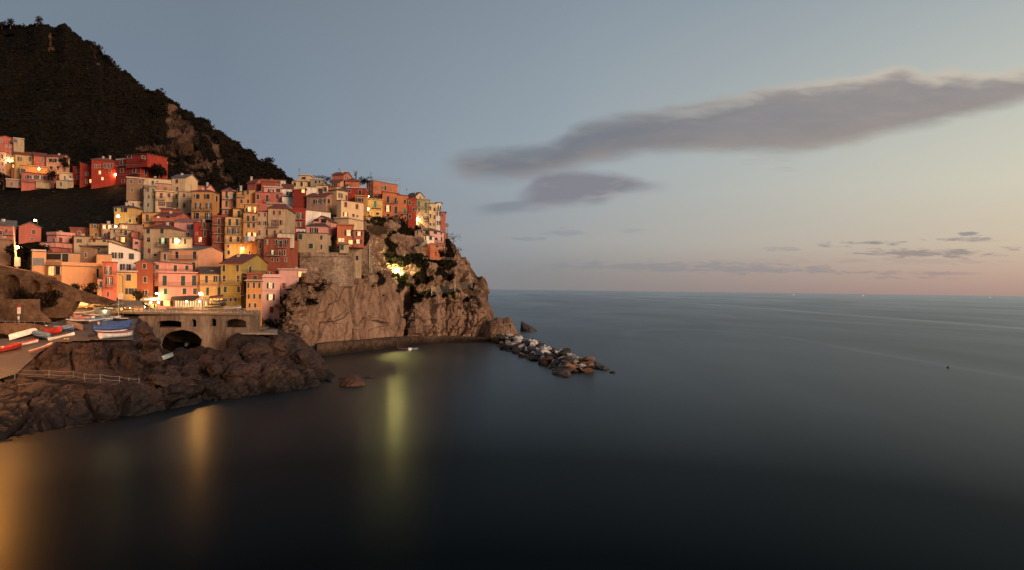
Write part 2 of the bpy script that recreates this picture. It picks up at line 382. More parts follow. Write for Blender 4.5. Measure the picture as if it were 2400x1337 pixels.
def crack(px, py):
    out = 0
    wx = noise.noise(Vector((px*.06, py*.06, 11)))*3+noise.noise(Vector((px*.2, py*.2, 12)))*1.2; px += wx
    for pts, w, dep in CRK:
        best = 1e9
        for (ax, ay), (bx, by) in zip(pts, pts[1:]):
            dx, dy = bx-ax, by-ay; t = max(0, min(1, ((px-ax)*dx+(py-ay)*dy)/(dx*dx+dy*dy))); e = math.hypot(px-ax-t*dx, py-ay-t*dy)
            if e < best: best = e
        ww = w*(.62 if w < 7 else 1)
        if best < ww: out = max(out, dep*(.55 if w < 7 else 1)*(1-(best/ww)**2))
    return out
def build_head():
    xs = list(np.arange(-250, 560, 6.0))+list(np.arange(560, 700, 2.0))+list(np.arange(700, 962, 1.1))+list(np.arange(962, 1169, 1.8))
    G, S = head.grid(xs, [6, 12, 105, 22, 22, 22, 12, 12]); n = normals(G); cov = np.zeros(G.shape[:2])
    sm = strata_m(-24, 1.25, 1.1, .38)
    for i in range(G.shape[0]):
        for j in range(G.shape[1]):
            p = Vector(G[i, j]); px, py = S[i, j]; c = head_cover(px, py); cov[i, j] = c
            if px < 600: d = noise.fractal(p*.2, 1, 2, 3)*.35
            else:
                k = ss(600, 680, px)
                cliff = ss(640, 690, py+20*(px > 860))
                slabz = cliff*ss(730, 760, px+(py-700)*.55)*(px < 958)      # the big smooth slabs
                cell = 13 if slabz > .5 else 5.0
                amp = 1.2 if slabz > .5 else ((1.9*cliff+1.1) if px < 955 else (2.2*cliff+2.2))
                amp *= (1-.55*ss(1120, 1165, px))
                d = rocky(p, cell, sm, amp, .8*cliff+.3, wid=.045, amp_f=(.28+.5*(1-cliff))*(1-.6*slabz))*k
                if cliff > 0: d -= crack(px, py)*cliff*k*1.2
                if cliff > .5 and px < 958 and slabz < .5: d += (abs(noise.noise(Vector(((p.x*.9-p.z*.75)*.55, (p.x+p.z)*.05, 1))))-.25)*3.2-1.4
                d += noise.noise(p*.06)*(2.2-1.3*slabz)*k*(1-.6*ss(1100, 1160, px))
                if px < 760: d += 1.6*math.sin((p.x*.8+p.z*.62)*1.15+noise.noise(p*.2)*2.5)*cliff*ss(770, 720, px)*.55
                d *= ss(822, 800, py)*.85+.15 if py > 800 else 1
            if i >= G.shape[0]-2: d *= .5
            G[i, j] += n[i, j]*d
    G[0, :, 2] -= 2.5
    G2 = close_back(G, [(14, -3), (60, -999)])
    cov2 = np.concatenate([cov, np.ones((2, cov.shape[1]))], 0)
    mat = stone('cliff_rock', (.055,.033,.022), (.20,.122,.082), (.33,.22,.155), .8, cover=True, bstr=1.0, sx=(1,1,.45), rot=(0,R(24),0), wet=True)
    o = grid_obj('headland_terrain', G2, mat, attr=cov2)
    tag(o, 'brown rocky headland with slabby cliff under the village', kind='structure'); return G, S, cov
headG, headS, headcov = build_head()
# --- harbour rocks in front
def build_rock():
    xs = list(np.arange(-300, -40, 5))+list(np.arange(-40, 791, 2.0)); G, S = rock.grid(xs, [4, 34, 34, 26, 28, 24, 14]); n = normals(G)
    sm = strata_m(-38, .62, .8, 1.25); DD = np.zeros(G.shape[:2])
    for i in range(G.shape[0]):
        for j in range(G.shape[1]):
            p = Vector(G[i, j]); px, py = S[i, j]
            ramp = 1.0
            if px < 330: ramp = 1-ss(812, 792, py)*.97          # boat yard is smooth
            if px < 75: ramp = min(ramp, 1-.95*ss(885, 868, py))  # slipway
            if 40 < px < 340 and 866 < py < 905: ramp *= .35      # steps path
            face = ss(300, 480, px)
            d = rocky(p, 4.4, sm, 1.3+1.0*face, 1.3, dome=.3+.6*face, wid=.09, amp_f=.25)
            sl = p.x*.55-p.z*1.1+p.y*.25; d += (abs(noise.noise(Vector((sl*.75, (p.x+p.y)*.09, 3))))-.3)*.75*(.45+.55*face)
            d += noise.noise(p*.12)*.7*face-.35*face
            d *= ramp
            if i > 142 and px > 340: d *= .45
            DD[i, j] = d
    for _ in range(1): DD[:, 1:-1] = DD[:, 1:-1]*.5+(DD[:, :-2]+DD[:, 2:])*.25
    lo = DD.copy()
    for _ in range(6): lo[:, 1:-1] = lo[:, 1:-1]*.5+(lo[:, :-2]+lo[:, 2:])*.25
    for _ in range(6): lo[:, 1:-1] = lo[:, 1:-1]*.5+(lo[:, :-2]+lo[:, 2:])*.25
    DD[140:, :] = lo[140:, :]; c0 = int(np.searchsorted(np.array(xs), 340)); DD[100:140, c0:] = lo[100:140, c0:]*.75+DD[100:140, c0:]*.25
    G += n*DD[:, :, None]
    G[0, :, 2] = -3
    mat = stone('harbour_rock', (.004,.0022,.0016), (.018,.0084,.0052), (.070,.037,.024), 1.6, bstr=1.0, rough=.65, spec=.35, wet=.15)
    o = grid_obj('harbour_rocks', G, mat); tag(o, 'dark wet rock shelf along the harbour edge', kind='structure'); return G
rockG = build_rock()
# --- sea
def build_sea():
    m, nt, b = newmat('sea_water'); p = pos(nt); out = nt.n['Material Output']
    n1 = nt.noise(nt.mapping(p, (.0035,.0012,1), (0,0,R(12))), 1.0, 5, .6, 1.2); n2 = nt.noise(nt.mapping(p, (.02,.006,1)), 1.0, 4, .6, .5)
    sx = nt.new('ShaderNodeSeparateXYZ'); nt.lk(p, sx.inputs[0])
    # a boat wake left on the surface, and slick bands
    off = nt.math('MULTIPLY_ADD', nt.noise(nt.mapping(p, (.002,.003,1)), 1.0, 2), 14, -7)
    x = nt.math('ADD', nt.math('ADD', sx.outputs[0], off), -316)
    wk = nt.math('MULTIPLY', nt.math('SUBTRACT', 1, nt.math('MULTIPLY', nt.math('ABSOLUTE', x), .075), clamp=True), nt.ramp(nt.math('MULTIPLY', sx.outputs[1], .0005), [(.12,(.55,.55,.55)),(.9,(1,1,1))]))
    # a second, fainter turning wake
    sv = nt.math('MULTIPLY', nt.math('SUBTRACT', n2, .5), 8); X2 = nt.math('ADD', sx.outputs[0], sv); Y = sx.outputs[1]
    ln = nt.math('MULTIPLY', nt.math('SUBTRACT', 1, nt.math('MULTIPLY', nt.math('ABSOLUTE', nt.math('SUBTRACT', X2, 124)), .22), clamp=True), nt.math('LESS_THAN', Y, 300))
    ex = nt.math('DIVIDE', nt.math('SUBTRACT', X2, 88), 36); ey = nt.math('DIVIDE', nt.math('SUBTRACT', Y, 300), 62)
    er = nt.math('SQRT', nt.math('ADD', nt.math('MULTIPLY', ex, ex), nt.math('MULTIPLY', ey, ey)))
    rg = nt.math('MULTIPLY', nt.math('SUBTRACT', 1, nt.math('MULTIPLY', nt.math('ABSOLUTE', nt.math('SUBTRACT', er, 1)), 6), clamp=True), nt.math('GREATER_THAN', Y, 299.9))
    wk2 = nt.math('ADD', ln, rg)
    lw = nt.new('ShaderNodeLayerWeight'); lw.inputs['Blend'].default_value = .5
    cs = nt.math('SUBTRACT', 1, lw.outputs['Facing'])
    g = lambda v: (v, v, v)
    refl = nt.ramp(cs, [(0, g(.62)), (.012, g(.45)), (.04, g(.34)), (.08, g(.27)), (.16, g(.15)), (.24, g(.050)), (.36, g(.014)), (.5, g(.010)), (1, g(.010))])
    slick = nt.ramp(nt.math('MULTIPLY_ADD', n1, .7, nt.math('MULTIPLY', n2, .3)), [(.38, g(.86)), (.62, g(1.20))])
    fac = nt.math('ADD', nt.math('MULTIPLY', refl, slick), nt.math('MULTIPLY_ADD', wk, .13, nt.math('MULTIPLY', wk2, .035)), clamp=True)
    gl = nt.new('ShaderNodeBsdfGlossy'); gl.inputs['Color'].default_value = (.90,.97,1,1)
    nt.lk(nt.math('MULTIPLY_ADD', n2, .05, .27), gl.inputs['Roughness'])
    df = nt.new('ShaderNodeBsdfDiffuse'); nt.lk(nt.mix(wk, (.0009,.0026,.0029), (.13,.13,.125)), df.inputs['Color'])
    mx = nt.new('ShaderNodeMixShader'); nt.lk(fac, mx.inputs[0]); nt.lk(df.outputs[0], mx.inputs[1]); nt.lk(gl.outputs[0], mx.inputs[2]); nt.lk(mx.outputs[0], out.inputs['Surface'])
    nt.n.remove(b)
    me = bpy.data.meshes.new('sea'); L = 90000
    me.from_pydata([(-L,-3000,0),(L,-3000,0),(L,L,0),(-L,L,0)], [], [(0,1,2,3)]); me.materials.append(m)
    o = bpy.data.objects.new('sea', me); C.objects.link(o); tag(o, 'smooth dark sea at dusk', kind='structure')
build_sea()
# seabed-free: the land behind the viewer is the cliff path the photo was taken from; not modelled
# --- world: dusk sky
def build_world():
    w = bpy.data.worlds.new('World'); bpy.context.scene.world = w; w.use_nodes = True
    nt = NT(w); bg = w.node_tree.nodes['Background']
    d = nt.new('ShaderNodeTexCoord').outputs['Generated']
    s = nt.new('ShaderNodeSeparateXYZ'); nt.lk(d, s.inputs[0]); x, y, z = s.outputs
    az = nt.math('MULTIPLY', nt.math('ARCTAN2', x, y), 180/PI)           # 0 = view axis, + to the right (west)
    el = nt.math('MULTIPLY', nt.math('ARCSINE', z), 180/PI)
    e = nt.math('MULTIPLY', el, 1/90, clamp=True)
    def L(c): return tuple(((v/255+.055)/1.055)**2.4 if v > 10 else v/255/12.92 for v in c)
    E = lambda deg: max(0, deg/90)
    left = nt.ramp(e, [(0, L((120,128,138))), (E(3), L((117,130,148))), (E(10), L((119,133,151))), (E(22), L((113,125,138))), (E(45), L((96,110,130))), (1, L((80,92,112)))])
    mid = nt.ramp(e, [(0, L((136,132,132))), (E(1.5), L((142,140,139))), (E(4), L((158,160,160))), (E(10), L((156,167,174))), (E(23), L((134,147,159))), (E(45), L((104,118,136))), (1, L((80,92,112)))])
    right = nt.ramp(e, [(0, L((176,143,132))), (E(1.6), L((196,166,148))), (E(3.6), L((207,189,166))), (E(8), L((210,204,184))), (E(14), L((192,195,185))), (E(23), L((158,168,173))), (E(45), L((118,130,145))), (1, L((80,92,112)))])
    west = nt.ramp(e, [(0, (1.15,.55,.32)), (E(3), (1.35,.72,.44)), (E(9), (1.05,.70,.48)), (E(20), (.62,.50,.42)), (E(45), (.30,.30,.34)), (1, L((80,92,112)))])
    f1 = nt.ramp(nt.math('MULTIPLY_ADD', az, 1/50, .5), [(.02, (0,0,0)), (.5, (.8,.8,.8)), (.6, (1,1,1))])
    f2 = nt.ramp(nt.math('MULTIPLY_ADD', az, 1/60, .05), [(.12, (0,0,0)), (.40, (.45,.45,.45)), (.69, (1,1,1))])
    aa = nt.math('ABSOLUTE', nt.math('SUBTRACT', az, 95)); aa = nt.math('MINIMUM', aa, nt.math('SUBTRACT', 360, aa))
    f3 = nt.ramp(nt.math('MULTIPLY', aa, 1/120), [(0, (1,1,1)), (.45, (0,0,0))], 'EASE')
    col = nt.mix(f3, nt.mix(f2, nt.mix(f1, left, mid), right), west)
    # physical sky underneath, low sun
    sky = nt.new('ShaderNodeTexSky'); sky.sky_type = 'NISHITA'; sky.sun_disc = False
    sky.sun_elevation = SUN_EL; sky.sun_rotation = SUN_AZ; sky.dust_density = 1.5
    mx = nt.new('ShaderNodeMix'); mx.data_type = 'RGBA'; mx.blend_type = 'ADD'; mx.inputs[0].default_value = .006
    nt.lk(col, mx.inputs[6]); nt.lk(sky.outputs[0], mx.inputs[7]); col = mx.outputs[2]
    # clouds, shaped in sky direction (tangent units on the view-side horizon)
    yy = nt.math('MAXIMUM', y, .05); gx = nt.math('DIVIDE', x, yy); gz = nt.math('DIVIDE', z, yy); front = nt.math('GREATER_THAN', y, .06)
    cv = nt.new('ShaderNodeCombineXYZ'); nt.lk(gx, cv.inputs[0]); nt.lk(gz, cv.inputs[2])
    cvec = cv.outputs[0]
    def U(px, py): return ((px-1200)/1600, (hor(px)-py)/1600)
    def curve(pts):                       # px -> height curve
        n = nt.new('ShaderNodeFloatCurve'); c = n.mapping.curves[0]
        n.mapping.use_clip = False
        q = [((U(a, b)[0]+.2)/1.2, U(a, b)[1]/.5) for a, b in pts]
        while len(c.points) < len(q): c.points.new(.5, .5)
        for i, v in enumerate(q): c.points[i].location = v; c.points[i].handle_type = 'AUTO'
        n.mapping.update(); nt.lk(nt.math('MULTIPLY_ADD', gx, 1/1.2, .2/1.2), n.inputs['Value'])
        return nt.math('MULTIPLY', n.outputs[0], .5)
    def smooth(v, a, b):
        n = nt.new('ShaderNodeMapRange'); n.interpolation_type = 'SMOOTHSTEP'; n.inputs[1].default_value = a; n.inputs[2].default_value = b
        nt.lk(v, n.inputs[0]); return n.outputs[0]
    nA = nt.noise(nt.mapping(cvec, (7,1,22), (0,R(-9),0)), 1.0, 5, .55, .3)
    nB = nt.noise(nt.mapping(cvec, (16,1,60), (0,R(-13),0)), 1.0, 4, .5, .4)
    nC = nt.noise(nt.mapping(cvec, (26,1,150), (0,R(-3),0)), 1.0, 6, .62, .6)
    def cloud(up, lo, x0, x1, soft_u, soft_l, amp):
        dn = nt.math('MULTIPLY_ADD', nA, amp, -amp*.5); d2 = nt.math('MULTIPLY_ADD', nB, amp*.6, -amp*.3)
        u = nt.math('ADD', nt.math('SUBTRACT', curve(up), gz), nt.math('ADD', dn, d2))
        l = nt.math('ADD', nt.math('SUBTRACT', gz, curve(lo)), nt.math('SUBTRACT', dn, d2))
        m = nt.math('MULTIPLY', smooth(u, -soft_u*.9, soft_u*.6), smooth(l, -soft_l*1.0, soft_l*.6))
        sx = nt.math('MULTIPLY', smooth(gx, U(x0, 0)[0], U(x0+90, 0)[0]), nt.math('SUBTRACT', 1, smooth(gx, U(x1-120, 0)[0], U(x1, 0)[0])))
        return nt.math('MULTIPLY', nt.math('MULTIPLY', m, sx), front), (l, u)
    big, bl = cloud([(1000,385),(1060,370),(1180,352),(1290,336),(1330,306),(1400,282),(1500,262),(1620,246),(1720,225),(1820,202),(1920,188),(2040,172),(2110,160),(2170,172),(2230,164),(2300,172),(2400,162),(2600,120)],
                    [(1000,384),(1060,397),(1130,412),(1200,414),(1300,396),(1390,372),(1500,356),(1620,348),(1700,346),(1800,348),(1900,342),(2000,322),(2100,298),(2200,280),(2300,256),(2400,226),(2600,150)], 1010, 2900, .012, .018, .024)
    bl, bu = bl
    lp = nt.math('MULTIPLY', smooth(nt.math('ADD', bl, nt.math('MULTIPLY_ADD', nB, .06, -.03)), .0, .035), 1)
    streak = nt.math('MULTIPLY', nt.ramp(nB, [(.52, (0,0,0)), (.68, (1,1,1))]), .55)
    west2 = smooth(gx, 0.0, .55)
    base = nt.mix(west2, L((114,119,129)), L((146,140,140)))
    ccol = nt.mix(nt.math('MULTIPLY', nt.math('SUBTRACT', 1, lp), .55), base, L((160,145,136)))
    ccol = nt.mix(streak, ccol, nt.mix(west2, L((126,128,134)), L((162,148,138))))
    ccol = nt.mix(nt.math('MULTIPLY', nt.ramp(nA, [(.40, (1,1,1)), (.60, (0,0,0))]), .45), ccol, nt.mix(west2, L((104,110,122)), L((132,128,131))))
    rim = nt.math('MULTIPLY', nt.math('SUBTRACT', 1, smooth(nt.math('ADD', bu, nt.math('MULTIPLY_ADD', nB, .03, -.015)), -.004, .026)), nt.math('MULTIPLY_ADD', west2, .55, .35))
    ccol = nt.mix(rim, ccol, nt.mix(west2, L((150,156,160)), L((204,193,176))))
    col = nt.mix(nt.math('MULTIPLY', big, .93), col, ccol)
    sec, sl = cloud([(1180,470),(1230,440),(1260,418),(1320,409),(1400,409),(1480,420),(1560,434)], [(1180,472),(1240,482),(1300,478),(1360,470),(1420,462),(1480,444),(1560,436)], 1180, 1590, .010, .014, .022)
    tail, _ = cloud([(1090,488),(1150,478),(1210,470),(1280,468)], [(1090,494),(1150,497),(1210,494),(1280,490)], 1080, 1300, .006, .008, .014)
    col = nt.mix(nt.math('MULTIPLY', sec, .85), col, nt.mix(nt.math('MULTIPLY', streak, 1.2), L((126,124,134)), L((158,148,148))))
    col = nt.mix(nt.math('MULTIPLY', tail, .6), col, L((118,124,134)))
    # small torn streaks low over the horizon
    def band(cx, cy, w, h, dens, c, ns=1.0):
        ux, uz = U(cx, cy)
        a = nt.math('DIVIDE', nt.math('SUBTRACT', gx, ux), w/1600); b_ = nt.math('DIVIDE', nt.math('SUBTRACT', gz, uz), h/1600)
        r = nt.math('ADD', nt.math('POWER', nt.math('ABSOLUTE', a), 2), nt.math('POWER', nt.math('ABSOLUTE', b_), 2))
        v = nt.math('ADD', nt.math('SUBTRACT', 1, r), nt.math('MULTIPLY_ADD', nC, 6.0*ns, -3.1*ns))
        v = nt.math('ADD', v, nt.math('MULTIPLY_ADD', nB, 2.4*ns, -1.2*ns))
        return nt.math('MULTIPLY', nt.math('MULTIPLY', smooth(v, -.1, 1.2), dens), front), c
    cd = L((128,126,130)); 
    for args in [(1952,573,46,9,.8,cd),(2060,571,75,7,.8,cd),(2272,549,26,6,.7,cd),(2250,562,90,6,.7,L((140,130,132))),(2180,593,180,11,.75,L((140,130,130))),(2370,582,60,6,.6,cd),
                 (1820,584,55,5,.55,L((150,146,146))),(1320,545,55,11,.5,L((140,144,150))),(1238,559,52,6,.5,L((128,136,146))),(1475,540,34,9,.35,L((150,150,152))),
                 (1800,375,80,16,.30,L((170,165,158))),(1835,398,40,8,.3,L((170,165,158))),(1140,578,45,7,.35,L((150,145,148))),(570,332,42,8,.28,L((135,130,140))),
                 (1620,628,420,16,.55,L((136,136,142))),(2120,640,170,6,.55,L((150,134,136))),(2150,652,130,5,.45,L((150,132,134))),(2050,612,330,10,.35,L((168,146,142)))]:
        m_, c_ = band(*args); col = nt.mix(m_, col, c_)
    nt.lk(col, bg.inputs['Color']); bg.inputs['Strength'].default_value = 1.0
SUN_EL = R(1.5); SUN_AZ = R(130)
build_world()
sd = bpy.data.lights.new('afterglow_sun', 'SUN'); so = bpy.data.objects.new('afterglow_sun', sd); C.objects.link(so)
sd.energy = 3.0; sd.color = (1, .66, .43); sd.angle = R(24)
_sd = Vector((math.sin(SUN_AZ)*math.cos(R(13)), math.cos(SUN_AZ)*math.cos(R(13)), math.sin(R(13))))
so.rotation_euler = _sd.to_track_quat('Z', 'Y').to_euler(); so.location = (200, -50, 150)
# ------------------------------------------------------------------ houses
class House:
    """corner C nearest the viewer; face F runs left from it, face R runs back from it"""
    def __init__(s, label, col, xs, ys, roof='flat', yaw=8, D=None, loft=head, rc=None, wins=(), bal=(), depth=8, dF=0, dR=0, apex=None, cat='house', name='house', free=False, stain=.7, chim=(), base=3.0, dD=0, fcol=None):
        xl, xc, xr = xs; yt, yb = ys
        D = (loft.D(xc, yb) if D is None else D)+dD
        if loft is head and not free: D = min(D, head.D(xc, yb)+1.5); s.D = D
        if xr-xc <= 6: yaw = max(yaw, math.degrees(math.atan((1200-xc)/1600))-(1.5 if xr-xc > 2 else -1))
        s.D = D; s.C = P(xc, yb, D); s.C.z = P(xc, yb, D).z; s.th = R(yaw)
        s.u = Vector((-math.cos(s.th), -math.sin(s.th), 0)); s.v = Vector((-math.sin(s.th), math.cos(s.th), 0))
        s.nF = Vector((math.sin(s.th), -math.cos(s.th), 0)); s.nR = Vector((math.cos(s.th), math.sin(s.th), 0))
        s.H = P(xc, yt, D).z - s.C.z
        s.lf = s.along('F', xl, (yt+yb)/2); t = s.along('R', xr, (yt+yb)/2) if xr > xc else depth
        s.ls = t if 1.5 < t < 45 and xr-xc > 6 else depth
        if xr-xc > 6 and not 1.5 < t < 30: print('SIDE', label[:40], round(t,1))
        s.root = thing(name, s.C, label, cat); s.col = col; s.label = label
        s.mat = plaster(COL[col] if isinstance(col, str) else col, stain)
        s.rc = M[rc] if rc else M['btile']
        s.roof = roof; s.wallbase = -base
        rh = .24*s.ls if roof in ('gr', 'hip') else .24*s.lf
        rh = min(rh, 3.0)
        if apex: rh = P(xr if roof == 'gf' else (xc+xr)/2, apex, D+(s.ls/2 if roof != 'gf' else 0)).z-s.C.z-s.H; rh = max(.4, min(rh, 4.5))
        s.rh = rh
        L, Wd, H = s.lf, s.ls, s.H
        hFl, hRb = H+dF, H+dR; hX = H+dF+dR       # eaves heights at far left / far back
        m = MB(); b0 = [(0,0), (L,0), (L,Wd), (0,Wd)]; hs = [H, hFl, hX, hRb]
        bt = [s.pt(a, b, -base) for a, b in b0]; tp = [s.pt(a, b, h) for (a, b), h in zip(b0, hs)]
        n0 = len(m.v); m.v += bt+tp
        if roof == 'gr':
            m.v += [s.pt(0, Wd/2, H+rh), s.pt(L, Wd/2, hFl+rh)]
            m.f += [(0,1,5,4), (3,0,4,8,7), (1,2,6,9,5), (2,3,7,6), (4,5,9,8), (8,9,6,7), (3,2,1,0)]
        elif roof == 'gf':
            m.v += [s.pt(L/2, 0, H+rh), s.pt(L/2, Wd, H+rh)]
            m.f += [(0,1,5,8,4), (3,0,4,7), (1,2,6,5), (2,3,7,9,6), (4,8,9,7), (8,5,6,9), (3,2,1,0)]
        else: m.f += [(0,1,5,4), (3,0,4,7), (1,2,6,5), (2,3,7,6), (4,5,6,7), (3,2,1,0)]
        m.m = [0]*len(m.f); m.build('wall', s.mat, s.root)
        s.make_roof(hs)
        for w in wins: s.wins(*w)
        for b in bal: s.balcony(*b)
        for c in chim: s.chimney(*c)
        r = random.Random(label)
        if roof in ('flat','shed') and not chim and s.lf > 4 and r.random() < .45: s.chimney(xc-(xc-xl)*r.uniform(.2,.8), r.uniform(.5,1.1))
        if roof == 'flat' and s.lf > 3.5 and r.random() < .5:
            q = MB(); s.fbox(q,'F',-.2,s.lf+.2,H+.175,H+.55,-.05,.12); s.fbox(q,'R',.12,s.ls,H+.176,H+.549,-.05,.12); q.build('parapet', M['ppale'] if r.random() < .5 else s.mat, s.root)
        if roof in ('gr','hip') and s.lf > 5 and not chim and r.random() < .5: s.chimney(xc-(xc-xl)*r.uniform(.2,.8), .9)
        if s.lf > 4.5 and H > 5 and r.random() < .6:
            m = MB(); a = r.choice([.25, s.lf-.25]); m.tube([s.u*a+s.nF*.1+Vector((0,0,-1)), s.u*a+s.nF*.1+Vector((0,0,H-.1))], .055, 5); m.build('drainpipe', M['slab'], s.root)
        if s.lf > 4 and H > 8 and r.random() < .5:
            m = MB(); zz = H*r.choice([.36,.64]); s.fbox(m,'F',.0,s.lf,zz,zz+.14,0,.05); m.build('string_course', M['slab'], s.root)
    def pt(s, a, b, z): return tuple(s.u*a + s.v*b + Vector((0,0,z)))
    def along(s, face, px, py):
        r = ray(px, py); d = s.u if face == 'F' else s.v
        den = d.x*r.y-d.y*r.x
        if abs(den) < 1e-5: return 99
        return -(s.C.x*r.y-s.C.y*r.x)/den
    def hit(s, face, px, py):
        a = s.along(face, px, py); d = s.u if face == 'F' else s.v; q = s.C+d*a; r = ray(px, py)
        return a, CH+r.z*q.y-s.C.z
    def fbox(s, m, face, a0, a1, z0, z1, d0, d1, mi=0):
        if face == 'F': d, n = s.u, s.nF
        else: d, n = s.v, s.nR
        def q(a, k, z): return tuple(d*a+n*k+Vector((0,0,z)))
        m.hexa([q(a0,d0,z0), q(a1,d0,z0), q(a1,d1,z0), q(a0,d1,z0), q(a0,d0,z1), q(a1,d0,z1), q(a1,d1,z1), q(a0,d1,z1)], mi)
    def make_roof(s, hs):
        L, W, rh, H = s.lf, s.ls, s.rh, s.H; o = .38; th = .2; m = MB(); k = s.roof
        if k == 'gr':
            e0, e1 = H, hs[1]; sl = rh/(W/2)
            m.slab([s.pt(-o,-o,e0-sl*o), s.pt(L+o,-o,e1-sl*o), s.pt(L+o,W/2,e1+rh), s.pt(-o,W/2,e0+rh)][::-1], th)
            m.slab([s.pt(-o,W/2,e0+rh+.003), s.pt(L+o,W/2,e1+rh+.003), s.pt(L+o,W+o,e1-sl*o), s.pt(-o,W+o,e0-sl*o)][::-1], th)
            m.build('roof', s.rc, s.root)
        elif k == 'gf':
            sl = rh/(L/2)
            m.slab([s.pt(-o,-o,H-sl*o), s.pt(L/2,-o,H+rh), s.pt(L/2,W+o,H+rh), s.pt(-o,W+o,H-sl*o)], th)
            m.slab([s.pt(L/2,-o,H+rh+.003), s.pt(L+o,-o,H-sl*o), s.pt(L+o,W+o,H-sl*o), s.pt(L/2,W+o,H+rh+.003)], th)
            m.build('roof', s.rc, s.root)
        elif k == 'hip':
            i = min(W, L)*.45
            A = [s.pt(-o,-o,H-.02), s.pt(L+o,-o,H-.02), s.pt(L+o,W+o,H-.02), s.pt(-o,W+o,H-.02)]; r0 = s.pt(i,W/2,H+rh); r1 = s.pt(max(i+.2, L-i),W/2,H+rh)
            B = [(p[0],p[1],p[2]+.16) for p in A]
            m.v = A+B+[r0, r1]; m.f = [(3,2,1,0),(0,1,5,4),(1,2,6,5),(2,3,7,6),(3,0,4,7),(4,5,9,8),(5,6,9),(6,7,8,9),(7,4,8)]; m.m = [0]*9
            m.build('roof', s.rc, s.root)
        elif k == 'shed':
            m.slab([s.pt(-o,-o,hs[0]+.02), s.pt(L+o,-o,hs[1]+.02), s.pt(L+o,W+o,hs[2]+.02), s.pt(-o,W+o,hs[3]+.02)][::-1], th); m.build('roof', s.rc, s.root)
        else:
            o2 = .22
            m.slab([s.pt(-o2,-o2,hs[0]+.01), s.pt(L+o2,-o2,hs[1]+.01), s.pt(L+o2,W+o2,hs[2]+.01), s.pt(-o2,W+o2,hs[3]+.01)][::-1], .16); m.build('roof', s.rc, s.root)
            if k == 'par':
                q = MB(); hp = .85
                s.fbox(q,'F',-.15,L+.15,H+.17,H+.17+hp,-.12,.13); s.fbox(q,'R',.13,W+.1,H+.171,H+.169+hp,-.12,.13)
                q.build('parapet', s.mat, s.root)
            if k == 'rail':
                q = MB(); n = max(2, int(L/1.2))
                for i in range(n+1): s.fbox(q,'F',L*i/n-.03,L*i/n+.03,H+.17,H+1.15,-.1,-.04)
                n = max(2, int(W/1.4))
                for i in range(1, n+1): s.fbox(q,'R',W*i/n-.03,W*i/n+.03,H+.17,H+1.15,-.1,-.04)
                for z in (.55, 1.12): s.fbox(q,'F',0,L,H+z,H+z+.05,-.11,-.05); s.fbox(q,'R',0,W,H+z+.002,H+z+.052,-.11,-.05)
                q.build('railing', M['steel'], s.root)
    def chimney(s, px, h=1.2):
        a = s.along('F', px, 500); a = min(max(a, .4), s.lf-.4); z = s.H+(s.rh*.6 if s.roof in ('gr','hip','gf') else .1); bb = s.ls*.35
        m = MB(); p = Vector(s.pt(a, bb, z-.8))
        m.box(p.x-.28,p.x+.28,p.y-.28,p.y+.28,p.z,p.z+.8+h); m.box(p.x-.38,p.x+.38,p.y-.38,p.y+.38,p.z+.8+h,p.z+.92+h)
        m.build('chimney', M['trim'], s.root)
    def wins(s, face, xs, ys, w, h, st='d'):
        w *= 1.08; h *= 1.08
        for cx in xs:
            for cy in ys:
                a0, _ = s.hit(face, cx-w/2, cy); a1, _ = s.hit(face, cx+w/2, cy); a0, a1 = min(a0, a1), max(a0, a1)
                _, z1 = s.hit(face, cx, cy-h/2); _, z0 = s.hit(face, cx, cy+h/2); s.window(face, a0, a1, z0, z1, st)
    def window(s, face, a0, a1, z0, z1, st):
        r = random.Random(hash((round(a0*10), round(z0*10), round(s.D)))); z1 -= r.uniform(0,.06)*(z1-z0)
        f = .085 if 'n' not in st else .05; m = MB(); big = z1-z0 > 2.3
        # stone surround standing proud of the wall, glass set back inside it
        s.fbox(m,face,a0-f,a1+f,z1,z1+f,.0,.13); s.fbox(m,face,a0-f*1.3,a1+f*1.3,z0-f,z0,.0,.18)
        s.fbox(m,face,a0-f,a0,z0,z1,.0,.12); s.fbox(m,face,a1,a1+f,z0,z1,.0,.12)
        nm = 'door' if 'D' in st else 'window'
        fr = m.build(nm, M['trim'], s.root)
        g = MB(); s.fbox(g,face,a0,a1,z0,z1,-.02,.022)
        c = st[0]
        gm = {'l':M['lit'],'w':M['litw'],'k':M['litg']}.get(c, M['pane'])
        if c in 'rgeh':
            sh = {'r':M['redsh'],'g':M['greensh'],'e':M['gg'],'h':M['darksh']}[c]; q = MB(); mid = (a0+a1)/2
            s.fbox(q,face,a0+.02,mid-.02,z0+.02,z1-.02,.03,.075); s.fbox(q,face,mid+.02,a1-.02,z0+.02,z1-.02,.03,.075)
            g.build('pane', gm, fr); q.build('shutter', sh, fr); return
        g.build('pane', gm, fr)
        q = MB(); mid = (a0+a1)/2
        if a1-a0 > .7: s.fbox(q,face,mid-.03,mid+.03,z0,z1,.024,.05); s.fbox(q,face,a0,a1,(z0+z1)/2-.025+.12,(z0+z1)/2+.025+.12,.024,.048); q.build('glazing_bar', M['curtain' if c in 'olwk' else 'wood'], fr)
        if c in 'oc' or 's' in st:
            sh = M['redsh'] if 'R' in st else M['darksh'] if 'G' not in st else M['greensh']; ww = (a1-a0)*.5
            for b0, b1 in ((a0-f-ww, a0-f-.01), (a1+f+.01, a1+f+ww)):
                q = MB(); s.fbox(q,face,b0,b1,z0,z1,.02,.085); q.build('shutter', sh, fr)
